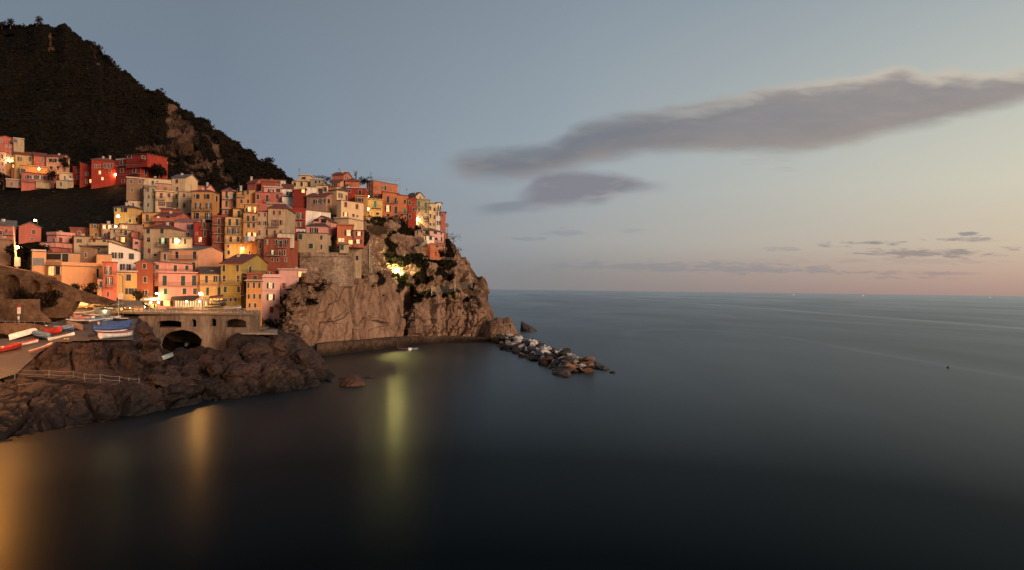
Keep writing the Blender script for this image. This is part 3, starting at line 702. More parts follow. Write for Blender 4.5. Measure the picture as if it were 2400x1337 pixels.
        if st == 'd' and r.random() < .35:
            sh = random.Random(s.label).choice([M['darksh'], M['redsh'], M['greensh'], M['darksh']]); q = MB(); ww = (a1-a0)*.48
            if r.random() < .5: s.fbox(q,face,a0+.01,a0+ww,z0,z1,.03,.075)
            else: s.fbox(q,face,a1+f+.01,a1+f+ww,z0,z1,.02,.08)
            q.build('shutter', sh, fr)
        if 'c' in st:
            q = MB(); s.fbox(q,face,a0+(a1-a0)*.3,a0+(a1-a0)*.62,z0,z1,.023,.03); q.build('curtain', M['curtain'], fr)
        if 'a' in st:    # top-hung shutter pushed out
            d, n = (s.u, s.nF) if face == 'F' else (s.v, s.nR); q = MB()
            def k(a, kk, z): return tuple(d*a+n*kk+Vector((0,0,z)))
            zm = z0+(z1-z0)*.25
            q.hexa([k(a0,.5,zm),k(a1,.5,zm),k(a1,.55,zm),k(a0,.55,zm),k(a0,.06,z1),k(a1,.06,z1),k(a1,.11,z1),k(a0,.11,z1)]); q.build('shutter', M['darksh'], fr)
    def balcony(s, face, x0, x1, y, out=1.0, solid=None, th=.16):
        a0, z = s.hit(face, x0, y); a1, _ = s.hit(face, x1, y); a0, a1 = min(a0,a1), max(a0,a1)
        m = MB(); s.fbox(m,face,a0,a1,z,z+th,-.05,out); b = m.build('balcony', M['slab'], s.root)
        q = MB()
        if solid:
            s.fbox(q,face,a0,a1,z+th,z+1.05,out-.12,out); s.fbox(q,face,a0,a0+.1,z+th,z+1.05,.03,out-.12); s.fbox(q,face,a1-.1,a1,z+th,z+1.05,.03,out-.12)
            q.build('parapet', plaster(COL[solid]), b); return
        n = max(4, int((a1-a0)/.28))
        for i in range(n+1):
            a = a0+.02+(a1-a0-.07)*i/n; s.fbox(q,face,a,a+.03,z+th,z+1.0,out-.06,out-.03)
        for a in (a0+.02, a1-.05):
            for j in range(1, 4): s.fbox(q,face,a,a+.03,z+th,z+1.0,out*j/4-.03,out*j/4)
        s.fbox(q,face,a0,a1,z+1.0,z+1.05,out-.08,out-.01); s.fbox(q,face,a0,a0+.05,z+1.001,z+1.049,.03,out-.08); s.fbox(q,face,a1-.05,a1,z+1.001,z+1.049,.03,out-.08)
        q.build('railing', M['iron'], b)
    def band(s, face, y, h=.2, d=.1, mat='trim', px=None, name='cornice'):
        L = s.lf if face == 'F' else s.ls; _, z = s.hit(face, px or (s.xmid(face)), y); m = MB(); s.fbox(m,face,0,L,z,z+h,.0,d); m.build(name, M[mat], s.root)
    def xmid(s, face):
        d = s.u if face == 'F' else s.v; q = s.C+d*.01; return 1200+q.x/q.y*1600
    def pipe(s, face, px, y0, y1):
        a, z1 = s.hit(face, px, y0); _, z0 = s.hit(face, px, y1); d, n = (s.u, s.nF) if face == 'F' else (s.v, s.nR)
        m = MB(); m.tube([d*a+n*.12+Vector((0,0,z0)), d*a+n*.12+Vector((0,0,z1))], .07); m.build('drainpipe', M['trim'], s.root)
H = House
# ------------------------------------------------------------------ the houses, from the far upper hamlet down to the waterfront
def upper_hamlet():
    k = dict(loft=hill, yaw=16)
    H('coral tower house at the far upper left edge, tallest of the hamlet','coral',(-8,32,34),(326,384),'gf',apex=322,D=322,wins=[('F',[3],[330],5,7),('F',[14,25],[343],4,6),('F',[15,26],[358],3,5)],rc='rtile',yaw=16)
    H('small pale stone house right behind the coral tower in the upper hamlet','beige',(32,56,60),(328,346),'flat',D=330,yaw=16,wins=[('F',[36],[331],9,7)])
    H('ochre house at the left picture edge beside the lit kitchen window','salmon',(-10,16,18),(358,420),'shed',D=300,yaw=16,wins=[('F',[5],[367],4,9,'h'),('F',[6],[384],4,6,'h'),('F',[1,7],[398],3,6)])
    H('narrow house with a brightly lit kitchen window and terrace above the hamlet lane','ochre',(16,34,36),(364,400),'flat',D=306,yaw=16,wins=[('F',[24],[374],13,11,'w'),('F',[31],[390],3,9,'l')],bal=[('F',17,33,381)])
    H('yellow house with dark windows in the upper hamlet row','yellow',(34,79,79),(366,412),'gr',D=305,yaw=16,rc='rtile',wins=[('F',[49,69.5],[373],7,10),('F',[50,71],[389],7,7)])
    H('red house in the upper hamlet row between the yellow and the cream one','coral',(79,108,108),(368,412),'gr',D=305,yaw=16,rc='rtile',wins=[('F',[99],[375],6,9),('F',[100],[392],6,9)])
    h = H('cream house with a double window at the right end of the upper hamlet row','salmon',(108,146,163),(368,412),'gr',D=304,yaw=2,rc='rtile',wins=[('F',[118.5],[376],7,8),('F',[135],[377],14,8,'c'),('F',[120,136.5],[394],6,8),('R',[157],[382],4,6)])
    H('long low terrace house lit orange by the hamlet street lamp','ochre',(47,112,116),(394,416),'flat',base=.6,D=299,yaw=14,wins=[('F',[54],[400],12,8)])
    H('dark terrace block with a lit red alcove in the upper hamlet','rust',(26,47,49),(396,420),'flat',base=.6,D=299,yaw=14,wins=[('F',[41],[402],8,5,'l')])
    H('low coral house with two double windows in the lower hamlet row','coral',(50,134,137),(411,440),'shed',D=296,yaw=14,dR=1,wins=[('F',[59.5],[415],3,8),('F',[76,93.5],[416],12,7,'c'),('F',[114],[419],5,8)],bal=[('F',54,84,426)])
    H('pale flat roofed cottage at the foot of the upper hamlet','mauve',(14,84,86),(427,441),'flat',base=.6,D=292,yaw=14,wins=[('F',[27],[432],7,10),('F',[44],[431],5,8),('F',[61.5],[432],10,8),('F',[77],[434],11,10,'h')])
    H('blank pale garden building below the low coral hamlet house','beige',(84,118,120),(429,440),'flat',base=.6,D=291,yaw=14)
    h = H('small white villa with a terrace beside the dark cypress','beige',(132,172,176),(426,441),'flat',base=.6,D=291,yaw=10,wins=[('F',[143],[432],4,9,'D')])
    H('upper storey cabin of the white villa with a pale awning','cream',(139,172,174),(409,428),'flat',base=.6,D=294,yaw=10,rc='rtile',wins=[('F',[152],[417],4,9,'D'),('F',[165],[415],4,6)],bal=[('F',160,172,424,1.0,'white')])
    H('dark red narrow house left of the big red building','red',(171,187,188),(392,434),'flat',base=.6,D=296,yaw=14,rc='rtile',wins=[('F',[181],[402],5,8),('F',[182],[417],5,8)])
    H('red house with a sloping roof joined to the big red building','red',(187,220,222),(392,436),'shed',dF=1.4,D=294,yaw=14,rc='rtile',wins=[('F',[204],[408],6,8),('F',[203],[426],5,9,'D'),('F',[212],[425],4,8,'l')])
    H('long red wing with shallow roof left of the main red building','red',(214,273,274),(380,434),'hip',D=298,yaw=18,rc='rtile',wins=[('F',[224,233],[390],4,7),('F',[246,254,262],[388],4,9,'h'),('F',[234],[405],4,7,'l'),('F',[240],[419],4,6,'l'),('F',[258],[402],4,7,'h')],bal=[('F',238,262,395)],chim=[(240,1.0),(256,1.6)])
    h = H('main block of the big red building with balconies and street lamp','red',(272,330,393),(371,428),'flat',base=.6,D=292,yaw=-22,rc='rtile',
      wins=[('F',[284.5,315],[382],5,10,'h'),('F',[285.5,315],[400],6,9),('F',[304],[368.5],8,5),('F',[289],[424],6,6),('R',[340],[385],5,9),('R',[341],[404],5,13),('R',[357,371.5],[377],5,10,'g'),('R',[383],[381],4,9,'g'),('R',[357,373,384],[394],4,8)],
      bal=[('F',275,326,391),('F',305,328,410)])
    m = MB(); h.band('F',371.5,.18,.3,'trim'); 
    H('red roof storey set back on top of the big red building','red',(296,345,392),(361,374),'shed',D=296,yaw=-22,rc='rtile',wins=[('F',[304],[368],8,6),('R',[336],[369],7,6)])
    # crag-top tower block row
    H('brown brick tower house with tiny windows at the left end of the tall row','brown',(296,336,337),(421,494),'flat',yaw=22,stain=.3,D=262,wins=[('F',[307.5,327.5],[426],5,8),('F',[309,329],[446],4,8)])
    H('cream plinth storey under the brown brick tower house','cream',(300,339,340),(473,497),'flat',yaw=22,D=258,wins=[('F',[311.5],[480],5,7),('F',[331],[480],6,7)])
    H('grey green narrow house with a recessed roof terrace in the tall row','grey',(337,364,365),(438,500),'rail',yaw=20,D=258,wins=[('F',[347,359.5],[446],5,8,'d'),('F',[348.5,362],[462],5,8),('F',[347.5],[481],5,9)],bal=[('F',338,350,440)])
    H('pale attic behind the terrace of the tall row under the red building','cream',(337,401,402),(422,444),'shed',yaw=18,D=264,wins=[('F',[358],[429],5,9),('F',[369],[427],3,5)],rc='btile')
    H('cream house with red shutters and a small balcony in the tall row','cream',(364,405,406),(452,498),'flat',yaw=18,D=254,rc='rtile',wins=[('F',[378],[459],6,12,'r'),('F',[396],[458],6,9,'r'),('F',[379],[478],7,10,'osR'),('F',[397],[480],6,12,'osR')],bal=[('F',366,387,469)])
    H('ochre roof storey above the cream house with red shutters','salmon',(364,401,405),(433,453),'flat',yaw=16,D=257,wins=[('F',[389],[442],3,4)],rc='btile')
    H('tall cream house with a white gable, highest of the tall row','cream',(402,434,463),(417,496),'gr',yaw=-6,D=252,apex=410,rc='gtile',wins=[('F',[415],[425],6,9,'r'),('F',[416],[443.5],5,9,'r'),('F',[414],[461],3,10,'r'),('F',[417],[480],5,9,'r')])
    H('coral roof storey with a flat canopy beside the white gable','coral',(419,478,480),(437,452),'flat',yaw=14,D=250,wins=[('F',[443.5],[445],7,9,'c')],rc='concrete' if 0 else 'gtile')
    H('pink gabled attic with a chimney at the right end of the tall row','pink',(470,478,506),(446,462),'gr',yaw=-18,D=250,apex=434,rc='rtile',chim=[(489,1.6)])
    H('beige house with closed red shutters left of the orange hip roofed house','beige',(418,449,450),(452,502),'flat',yaw=16,D=246,rc='rtile',wins=[('F',[431.5],[458],6,9,'r'),('F',[431.5],[482],7,11,'r'),('F',[447],[473],3,9,'r')])
    H('orange house with a red hip roof and two pairs of balcony windows','ochre',(448,498,514),(450,520),'hip',yaw=4,D=240,rc='rtile',apex=445,wins=[('F',[464,487.5],[461],8,11),('F',[456],[460],3,8,'h'),('F',[464,489],[483],6,13,'oc'),('F',[463],[506],7,13),('F',[489],[507],7,14,'oc'),('R',[507],[466],5,12,'h')],bal=[('F',454,473,495),('F',478,498,495),('F',462,499,515)])
upper_hamlet()
def middle():
    H('yellow lit house above the long ochre row, brightest under its street lamp','yellow',(268,315,334),(488,527),'hip',yaw=4,D=214,wins=[('F',[272],[492],5,8),('F',[294],[493],9,9),('F',[305],[518],5,7,'g'),('R',[319.5],[515],5,9,'h'),('R',[332],[515],5,8,'h')],chim=[(290,1),(300,1.2)])
    H('dark orange house under a brown lean-to roof in the middle of the village','ochre',(333,380,382),(499,532),'shed',dF=-.6,yaw=18,D=216,wins=[('F',[345],[511],7,16,'D')],bal=[('F',334,356,522)])
    H('small red roofed block between the dark orange and the coral house','rust',(376,424,426),(494,508),'shed',yaw=14,D=219,rc='rtile',dR=1.2)
    H('coral house with a terrace parapet and grey canopy in the village centre','coral',(363,412,447),(507,540),'gr',yaw=-4,D=212,rc='rtile',apex=500,wins=[('F',[371.5],[510],5,6,'w'),('F',[394],[512],9,10,'n'),('F',[397],[525],6,5)],bal=[('F',362,408,520,1.4,'coral')])
    H('pink house with pale tiled roof and pairs of narrow windows','pink',(408,455,480),(521,566),'gr',yaw=6,D=209,rc='ptile',apex=515,wins=[('F',[445.5],[532],5,11,'c'),('F',[441.5],[550],4,8),('R',[458.5],[531],4,9),('R',[459.5],[550],4,8)])
    H('dark red house with an overhanging white balcony slab','red',(455,498,500),(524,572),'flat',yaw=18,D=207,rc='btile',wins=[('F',[479,493],[529],6,10,'g'),('F',[480,496],[548],5,13,'g'),('F',[469],[562],6,10,'w'),('F',[461],[548],3,5)],bal=[('F',470,500,539),('F',456,480,573)])
    H('tall dark red house with a door and balcony on every floor','rust',(497,527,528),(510,604),'flat',yaw=18,D=206,rc='btile',wins=[('F',[513],[520,541,561],6,14,'h'),('F',[525],[600],4,8)],bal=[('F',499,526,528.5),('F',499,526,549),('F',499,527,569)])
    h = H('tall yellow house with four floors of balconies over the lane','yellow',(527,569,570),(511,604),'flat',yaw=18,D=204,rc='btile',wins=[('F',[538.5,556],[521],6,15),('F',[539,554],[541],6,14,'cs'),('F',[541,558],[561],6,12),('F',[535],[577],4,7),('F',[536],[592],5,9),('F',[566],[587],7,15,'l')],bal=[('F',528,566,530.5),('F',528,566,550),('F',530,567,569.5)])
    H('upper storey of the tall yellow house under a brown roof','yellow',(546,569,570),(491,513),'shed',yaw=18,D=207,rc='btile',wins=[('F',[560],[502],6,14)])
    H('small dark attic with lit skylights left of the tall yellow house','rust',(519,548,550),(493,511),'shed',yaw=18,D=209,rc='btile',wins=[('F',[524.5,533.5],[497.5],4,6,'c')])
    H('narrow ochre house with a lit roof loggia and hanging laundry','ochre',(570,603,604),(501,602),'flat',yaw=18,D=204,rc='btile',wins=[('F',[581.5,594],[512],6,13,'h'),('F',[582.5,595],[529],6,10),('F',[584,597],[550],6,8,'ls'),('F',[585],[592],4,6),('F',[601],[596],3,5)],bal=[('F',570,602,520.5),('F',571,603,566)])
    H('lit loggia under a pale flat canopy on top of the narrow ochre house','ochre',(574,604,606),(482,502),'flat',yaw=18,D=206,rc='concrete' if 0 else 'gtile',wins=[('F',[584.5],[491],6,10,'l'),('F',[597],[492],4,12,'l'),('F',[578],[493],4,9,'n')],bal=[('F',571,600,502)])
    H('beige house wing with red shutters at its left, lower roofed','beige',(603,628,629),(498,566),'flat',yaw=18,D=205,rc='rtile',wins=[('F',[607,621],[504],5,9,'r'),('F',[607.5,622],[523.5],4,9,'osR'),('F',[608,625],[546],5,12,'r')])
    H('large beige house with red shutters in the middle of the village','beige',(628,672,692),(490,566),'hip',yaw=8,D=205,rc='rtile',wins=[('F',[642.5,656],[499],6,10,'r'),('F',[643.5],[524],6,17,'osR'),('F',[657.5],[522],4,11,'osR'),('F',[644,658],[546],6,12,'r')],bal=[('F',630,654,533.5)])
    H('small roof room with parapets on top of the large beige house','beige',(626,662,690),(480,492),'flat',yaw=6,D=209,rc='rtile')
    H('red and brown house with a laundry balcony below the large beige house','rust',(618,673,699),(559,616),'flat',yaw=2,D=199,rc='btile',wins=[('F',[626.5],[567.5],4,10,'cs'),('F',[648,669],[567.5],5,9,'s'),('F',[658],[572],7,15),('F',[639],[592],4,9,'ks'),('F',[656,667],[593],4,12),('F',[638,651,670],[609],4,8)],bal=[('F',650,672,581),('F',626,660,600)])
    H('dark grey passage house between the ochre tower and the red brown house','brown',(604,620,621),(562,612),'flat',yaw=18,D=201,rc='btile',wins=[('F',[610],[575],5,14)])
    H('white terrace block with a balustrade on the roof of the red brown house','pale',(650,690,692),(549,558),'rail',yaw=14,D=202,rc='gtile')
middle()
def crown():
    y = 16
    h = H('red tiled house with a laundry balcony at the foot of the bare gully','salmon',(520,552,556),(450,494),'hip',yaw=y,D=240,rc='rtile',apex=441,wins=[('F',[531,549],[455],5,16,'h'),('F',[531,549],[478],5,14,'h')],bal=[('F',520,553,468)])
    H('ochre house with four dark windows right of the laundry balcony house','ochre',(554,598,599),(444,496),'shed',yaw=y,D=238,rc='btile',dF=-1.6,wins=[('F',[569.5],[453],5,9),('F',[581],[452],5,9),('F',[566,581.5],[472.5],5,9)],bal=[('F',554,574,463)])
    H('coral house with three white framed windows and one small balcony','coral',(598,661,662),(454,492),'flat',yaw=y,D=237,rc='rtile',wins=[('F',[604.5],[462],6,11),('F',[626.5],[465],6,15,'D'),('F',[650],[461.5],6,11)],bal=[('F',618,634,475)],stain=.6)
    H('white wedge shaped stair wall on the roof of the coral house','white',(596,618,619),(447,456),'shed',yaw=y,D=239,dR=0,dF=-1.0,rc='gtile')
    H('glazed roof pavilion on the coral house with pale curtains','pink',(618,661,662),(442,455),'flat',yaw=y,D=240,rc='gtile',wins=[('F',[635],[448],6,8,'c'),('F',[652],[447],9,7)])
    H('red gabled roof on the skyline left of the pale parapet','coral',(580,598,618),(429,446),'gr',yaw=-20,D=250,rc='rtile',apex=421,chim=[(577,1.6)])
    H('brown skyline house with a pale parapet and a chimney','rust',(612,656,658),(429,446),'par',yaw=y,D=250,rc='btile',wins=[('F',[648],[434],4,4)],chim=[(635,1.4)])
    H('low white roofed skyline hut at the foot of the mountain slope','white',(655,669,686),(424,440),'shed',yaw=y,D=252,rc='gtile')
    H('white terrace house with an arched pergola beside the dark red wall','white',(661,687,688),(463,492),'flat',yaw=y,D=236,rc='rtile',wins=[])
    H('white upper storey with terrace door above the white terrace wall','white',(661,686,700),(443,464),'gr',yaw=y,D=241,rc='rtile',apex=434,wins=[('F',[678],[454],13,8,'n')],bal=[('F',661,688,461)])
    H('windowless dark red block with one lit window','darkred',(687,717,718),(444,488),'shed',yaw=y,D=234,rc='btile',dF=-.6,wins=[('F',[710.5],[448],6,8,'l')],stain=.2)
    H('yellow skyline house with two dark windows and a pale side wall','cream',(684,716,730),(426,448),'flat',yaw=2,D=246,rc='rtile',wins=[('F',[691,707],[432],5,9)])
    h = H('small flat roofed hut highest on the left skyline','cream',(700,727,741),(413,428),'flat',yaw=2,D=250,rc='btile',wins=[('F',[712],[418],9,5)])
    H('grey house with a roof terrace behind the yellow skyline house','grey',(728,756,770),(423,440),'flat',yaw=6,D=248,wins=[('F',[740],[427],5,6),('F',[749],[427],4,5)],rc='btile')
    H('white recess wall with potted plants right of the dark red block','white',(717,740,741),(440,478),'flat',yaw=y,D=238,rc='btile')
    H('ochre house with two dark openings under a long brown roof','cream',(739,769,772),(437,462),'flat',yaw=y,D=240,rc='btile',wins=[('F',[751],[449],10,13,'n'),('F',[762.5],[444.5],6,10)])
    h = H('grey pink house with a white gable facing the sea','mauve',(718,763,789),(461,512),'gr',yaw=-8,D=232,rc='rtile',apex=454,wins=[('F',[744],[473],8,8,'c'),('F',[756],[471],6,9,'w' if 0 else 'c'),('R',[770],[472],6,9,'n')])
    H('long white house under a thick red cornice','white',(715,716,775),(493,532),'flat',yaw=-40,D=223,rc='rtile')
    H('dark red house front with pale shutters below the white house','red',(686,716,717),(493,540),'flat',yaw=y,D=222,rc='rtile',wins=[('F',[692.5,703.5],[506],6,12,'c'),('F',[693.5,704],[526],6,9,'c')],bal=[('F',686,714,515)])
    H('salmon house with a shuttered window under the red skyline gable','salmon',(774,797,812),(427,450),'gr',yaw=-14,D=244,rc='rtile',apex=422,wins=[('F',[784.5],[433],5,7,'s')])
    H('salmon terrace parapet block above the cream seafront house','salmon',(769,789,812),(438,452),'flat',yaw=-24,D=240,rc='rtile')
    H('red gabled house highest on the crest of the village','coral',(779,805,824),(410,432),'gr',yaw=-12,D=250,rc='rtile',apex=405,wins=[('R',[810],[416],2.5,8,'h'),('R',[814],[419],2.5,7,'h'),('R',[819],[420],2,5,'h')],chim=[(795,1.4)])
    H('orange lower house right of the crest gable','orange',(809,842,846),(427,446),'hip',yaw=6,D=247,rc='rtile')
    H('small white gable wedged between the red house and the salmon house','white',(806,811,823),(440,458),'gr',yaw=-20,D=243,rc='btile',apex=434)
    H('red house with two white framed windows near the two street lamps','red',(812,855,862),(443,466),'flat',yaw=6,D=241,rc='btile',wins=[('F',[819.5],[448],5,6),('F',[843.5],[451.5],6,11,'D')],bal=[('F',838,852,460)])
    h = H('cream house with a row of shuttered top floor windows facing the sea','cream',(772,789,834),(446,482),'hip',yaw=-32,D=236,rc='btile',apex=441,wins=[('R',[798],[459],4,11,'cs'),('R',[815],[464],4,11,'cs'),('R',[830],[463],4,5)])
    H('ochre low storey beneath the red house by the street lamps','ochre',(832,862,864),(462,486),'flat',yaw=6,D=238,rc='btile',wins=[('F',[842.5],[469],8,8,'s')])
    h = H('big cream seafront house with red brown shutters below the street lamp','cream',(789,799,852),(470,515),'flat',yaw=-38,D=229,rc='rtile',stain=.25,
      wins=[('R',[810],[480],6,11,'r'),('R',[836.5],[484.5],6,11,'r'),('R',[810],[503],5,9,'lsR'),('R',[828],[505],5,7,'r'),('R',[837],[507],4,4,'r')])
    H('cream retaining house with a stepped gable below the big cream house','cream',(783,817,851),(513,545),'flat',yaw=-18,D=225,rc='rtile',stain=.7)
    H('pink gabled house with green framed windows above the bastion','pink',(733,776,790),(520,546),'gf',yaw=-6,D=221,rc='btile',apex=507,wins=[('F',[742],[516.5],11,5,'n'),('F',[759],[518],12,9,'n')])
    h = H('pink house with a veranda under a grey roof on the bastion','pink',(718,763,792),(531,552),'hip',yaw=-2,D=217.5,rc='btile',apex=520,wins=[('F',[734],[540],6,12,'c'),('F',[744],[541],4,11,'n'),('R',[772],[541],4,9,'n')])
    H('beige bastion house with green shutters on the stone base','beige',(697,763,798),(548,600),'flat',yaw=2,D=212.5,rc='gtile',stain=.7,wins=[('F',[704],[555],9,12,'g'),('F',[753.5],[557],5,9,'n'),('F',[729],[577],9,11,'g'),('F',[753.5],[579],4,11,'h'),('R',[779],[561],11,9,'n'),('R',[773],[583],8,13,'g')])
    H('beige right wing of the bastion with one green shutter and a planted balcony','beige',(796,817,819),(572,592),'flat',yaw=2,D=214,rc='gtile',base=.3,wins=[('F',[801.5],[580],8,12,'g')],bal=[('F',796,818,572)])
    H('orange red house with a lit terrace beside the bastion','orange',(790,828,830),(530,577),'flat',base=.4,yaw=6,D=219,rc='rtile',wins=[('F',[817],[546],8,13,'ws'),('F',[800],[563],12,8,'w'),('F',[822],[568],9,9,'l')])
    H('orange red house with two brightly lit shuttered windows','coral',(829,851,856),(541,578),'flat',base=.4,yaw=-6,D=219,rc='rtile',wins=[('F',[841.5],[548],6,9,'ws'),('F',[839.5],[566.5],7,9,'ws')])
    h = H('plain beige lower tower standing on the cliff edge','beige',(819,847,848),(580,655),'flat',yaw=2,base=.8,D=223,rc='gtile',wins=[('F',[837],[605],6,10,'n')],stain=.6)
crown()
def seafront():
    y = -22
    h = H('orange building wrapped in scaffolding on the skyline','orange',(859,875,932),(424,462),'flat',yaw=-34,D=284,free=True,base=8,rc='btile',wins=[('R',[903],[441],4,9,'h'),('R',[898],[441],3,9,'c')])
    H('yellow house with pale green shutters under the scaffolded building','yellow',(852,896,898),(470,510),'flat',yaw=y,base=6,dD=-4,rc='btile',wins=[('F',[879.5],[479],6,15,'e'),('F',[885],[501],6,5,'n')],bal=[('F',870,893,488.5)])
    H('orange house with a long balcony and one lit window on the cliff row','orange',(896,933,934),(455,512),'shed',yaw=y,base=6,dD=-4,rc='rtile',dF=.7,wins=[('F',[909.5],[468],6,15,'h'),('F',[927],[471],5,15,'h'),('F',[909],[489],6,14,'ws'),('F',[928],[493],6,16,'h'),('F',[910],[505],6,6,'n'),('F',[928],[507],6,7,'n')],bal=[('F',905,934,477)],stain=.3)
    H('orange house with a green shuttered door left of the dark red house','orange',(933,957,958),(461,522),'shed',yaw=y,base=6,dD=-4,rc='rtile',dF=.6,wins=[('F',[949],[473],5,10,'h'),('F',[949],[495.5],5,14,'e'),('F',[950],[511],5,7,'h')],bal=[('F',935,957,502)],stain=.3)
    H('dark red house with four white framed windows on the cliff row','red',(957,975,976),(466,528),'flat',yaw=y,base=6,dD=-4,rc='btile',wins=[('F',[960],[476],5,8),('F',[970],[478.5],3.5,6),('F',[970],[492.5],4,10),('F',[961],[507.5],5,9)],stain=.2)
    h = H('grey beige house with green shutters beside the dark red house','beige',(975,1006,1007),(470,532),'flat',yaw=y,base=6,dD=-4,rc='btile',wins=[('F',[982],[478],5,12,'e'),('F',[998],[481],5,12,'e'),('F',[982.5],[492],5,8,'e'),('F',[998],[495.5],5,8,'e'),('F',[998],[512],5,8,'c'),('F',[982.5],[526],4,6)],bal=[('F',977,1007,489.5),('F',990,1006,519)])
    H('white roof storey with green shutters under a ridged roof on the cliff row','cream',(953,975,993),(459,472),'gr',yaw=-38,D=289,free=True,rc='gtile',apex=452,wins=[('R',[985],[465],3,8,'e')])
    H('cream pink house with five dark windows on the cliff row','cream',(1006,1023,1024),(478,534),'shed',yaw=-20,base=6,dD=-4,rc='btile',wins=[('F',[1009],[489],3,8,'h'),('F',[1018],[491],3,8,'h'),('F',[1009],[507],3,8,'h'),('F',[1018],[509],3,8,'h'),('F',[1009,1017],[526],3,6,'h')],stain=.3)
    H('white narrow house with a bay roof near the end of the cliff row','white',(1022,1034,1036),(476,534),'shed',yaw=-20,base=6,dD=-4,rc='btile',wins=[('F',[1027],[487],2.5,10,'h'),('F',[1032],[487],2,8,'h'),('F',[1025,1031],[501],2.5,9,'h'),('F',[1026,1031],[523],2.5,9,'h')],bal=[('F',1024,1036,493.5)],stain=.3)
    H('narrow coral house last on the cliff row towards the sea','coral',(1034,1044,1045),(498,536),'shed',yaw=-20,base=6,dD=-4,rc='btile',wins=[('F',[1037],[505],2,7,'h')],stain=.3)
    Dm = head.D(1008,584)-4
    H('pink clifftop house with a projecting white bay and outside stairs',(.68,.38,.34),(972,1008,1040),(541,571),'hip',yaw=-25,D=Dm,free=True,base=1.5,rc='btile',stain=.3,apex=534,
      wins=[('F',[979],[545],3,8,'h'),('F',[988.5],[542.5],3,7,'h'),('F',[1001.5],[545],8,8,'n'),('R',[1020],[545],7,7,'n'),('R',[1034],[547],3,7,'h'),('R',[1022],[560.5],6,6,'n'),('R',[1034.5],[561],3,9,'h')],bal=[('F',993,1008,552,1.0),('R',1018,1040,569,1.0)])
    H('white bay room projecting from the pink clifftop house','white',(994,1001,1017),(553,570),'flat',yaw=-25,D=Dm-2.2,free=True,base=.2,rc='btile',wins=[('R',[1009],[558.5],6,8,'n'),('F',[997.5],[558],2.5,7,'h')],stain=.2)
    H('orange ground storey under the pink clifftop house','orange',(990,1008,1043),(572.5,585),'flat',yaw=-25,D=Dm-.3,free=True,base=4,rc='btile',wins=[('R',[1024],[578],6,5,'n'),('R',[1038],[579],3,7,'h'),('F',[1001],[578],4,5,'n')])
    t = thing('outside_stairs', P(980,583,Dm-3), 'grey outside stairs rising to the left of the pink clifftop house', 'stairs')
    m = MB()
    for i in range(9):
        p = P(970+3.2*i, 586-2.3*i, Dm-2.2)-t.location; m.box(p.x-.3,p.x+.3,-.2,1.2,p.z-1.2,p.z)
    m.build('flight', M['concrete'], t)
    m = MB(); m.tube([P(969,579,Dm-2.3)-t.location, P(997,561,Dm-2.3)-t.location], .04, 4); m.build('handrail', M['steel'], t)
seafront()
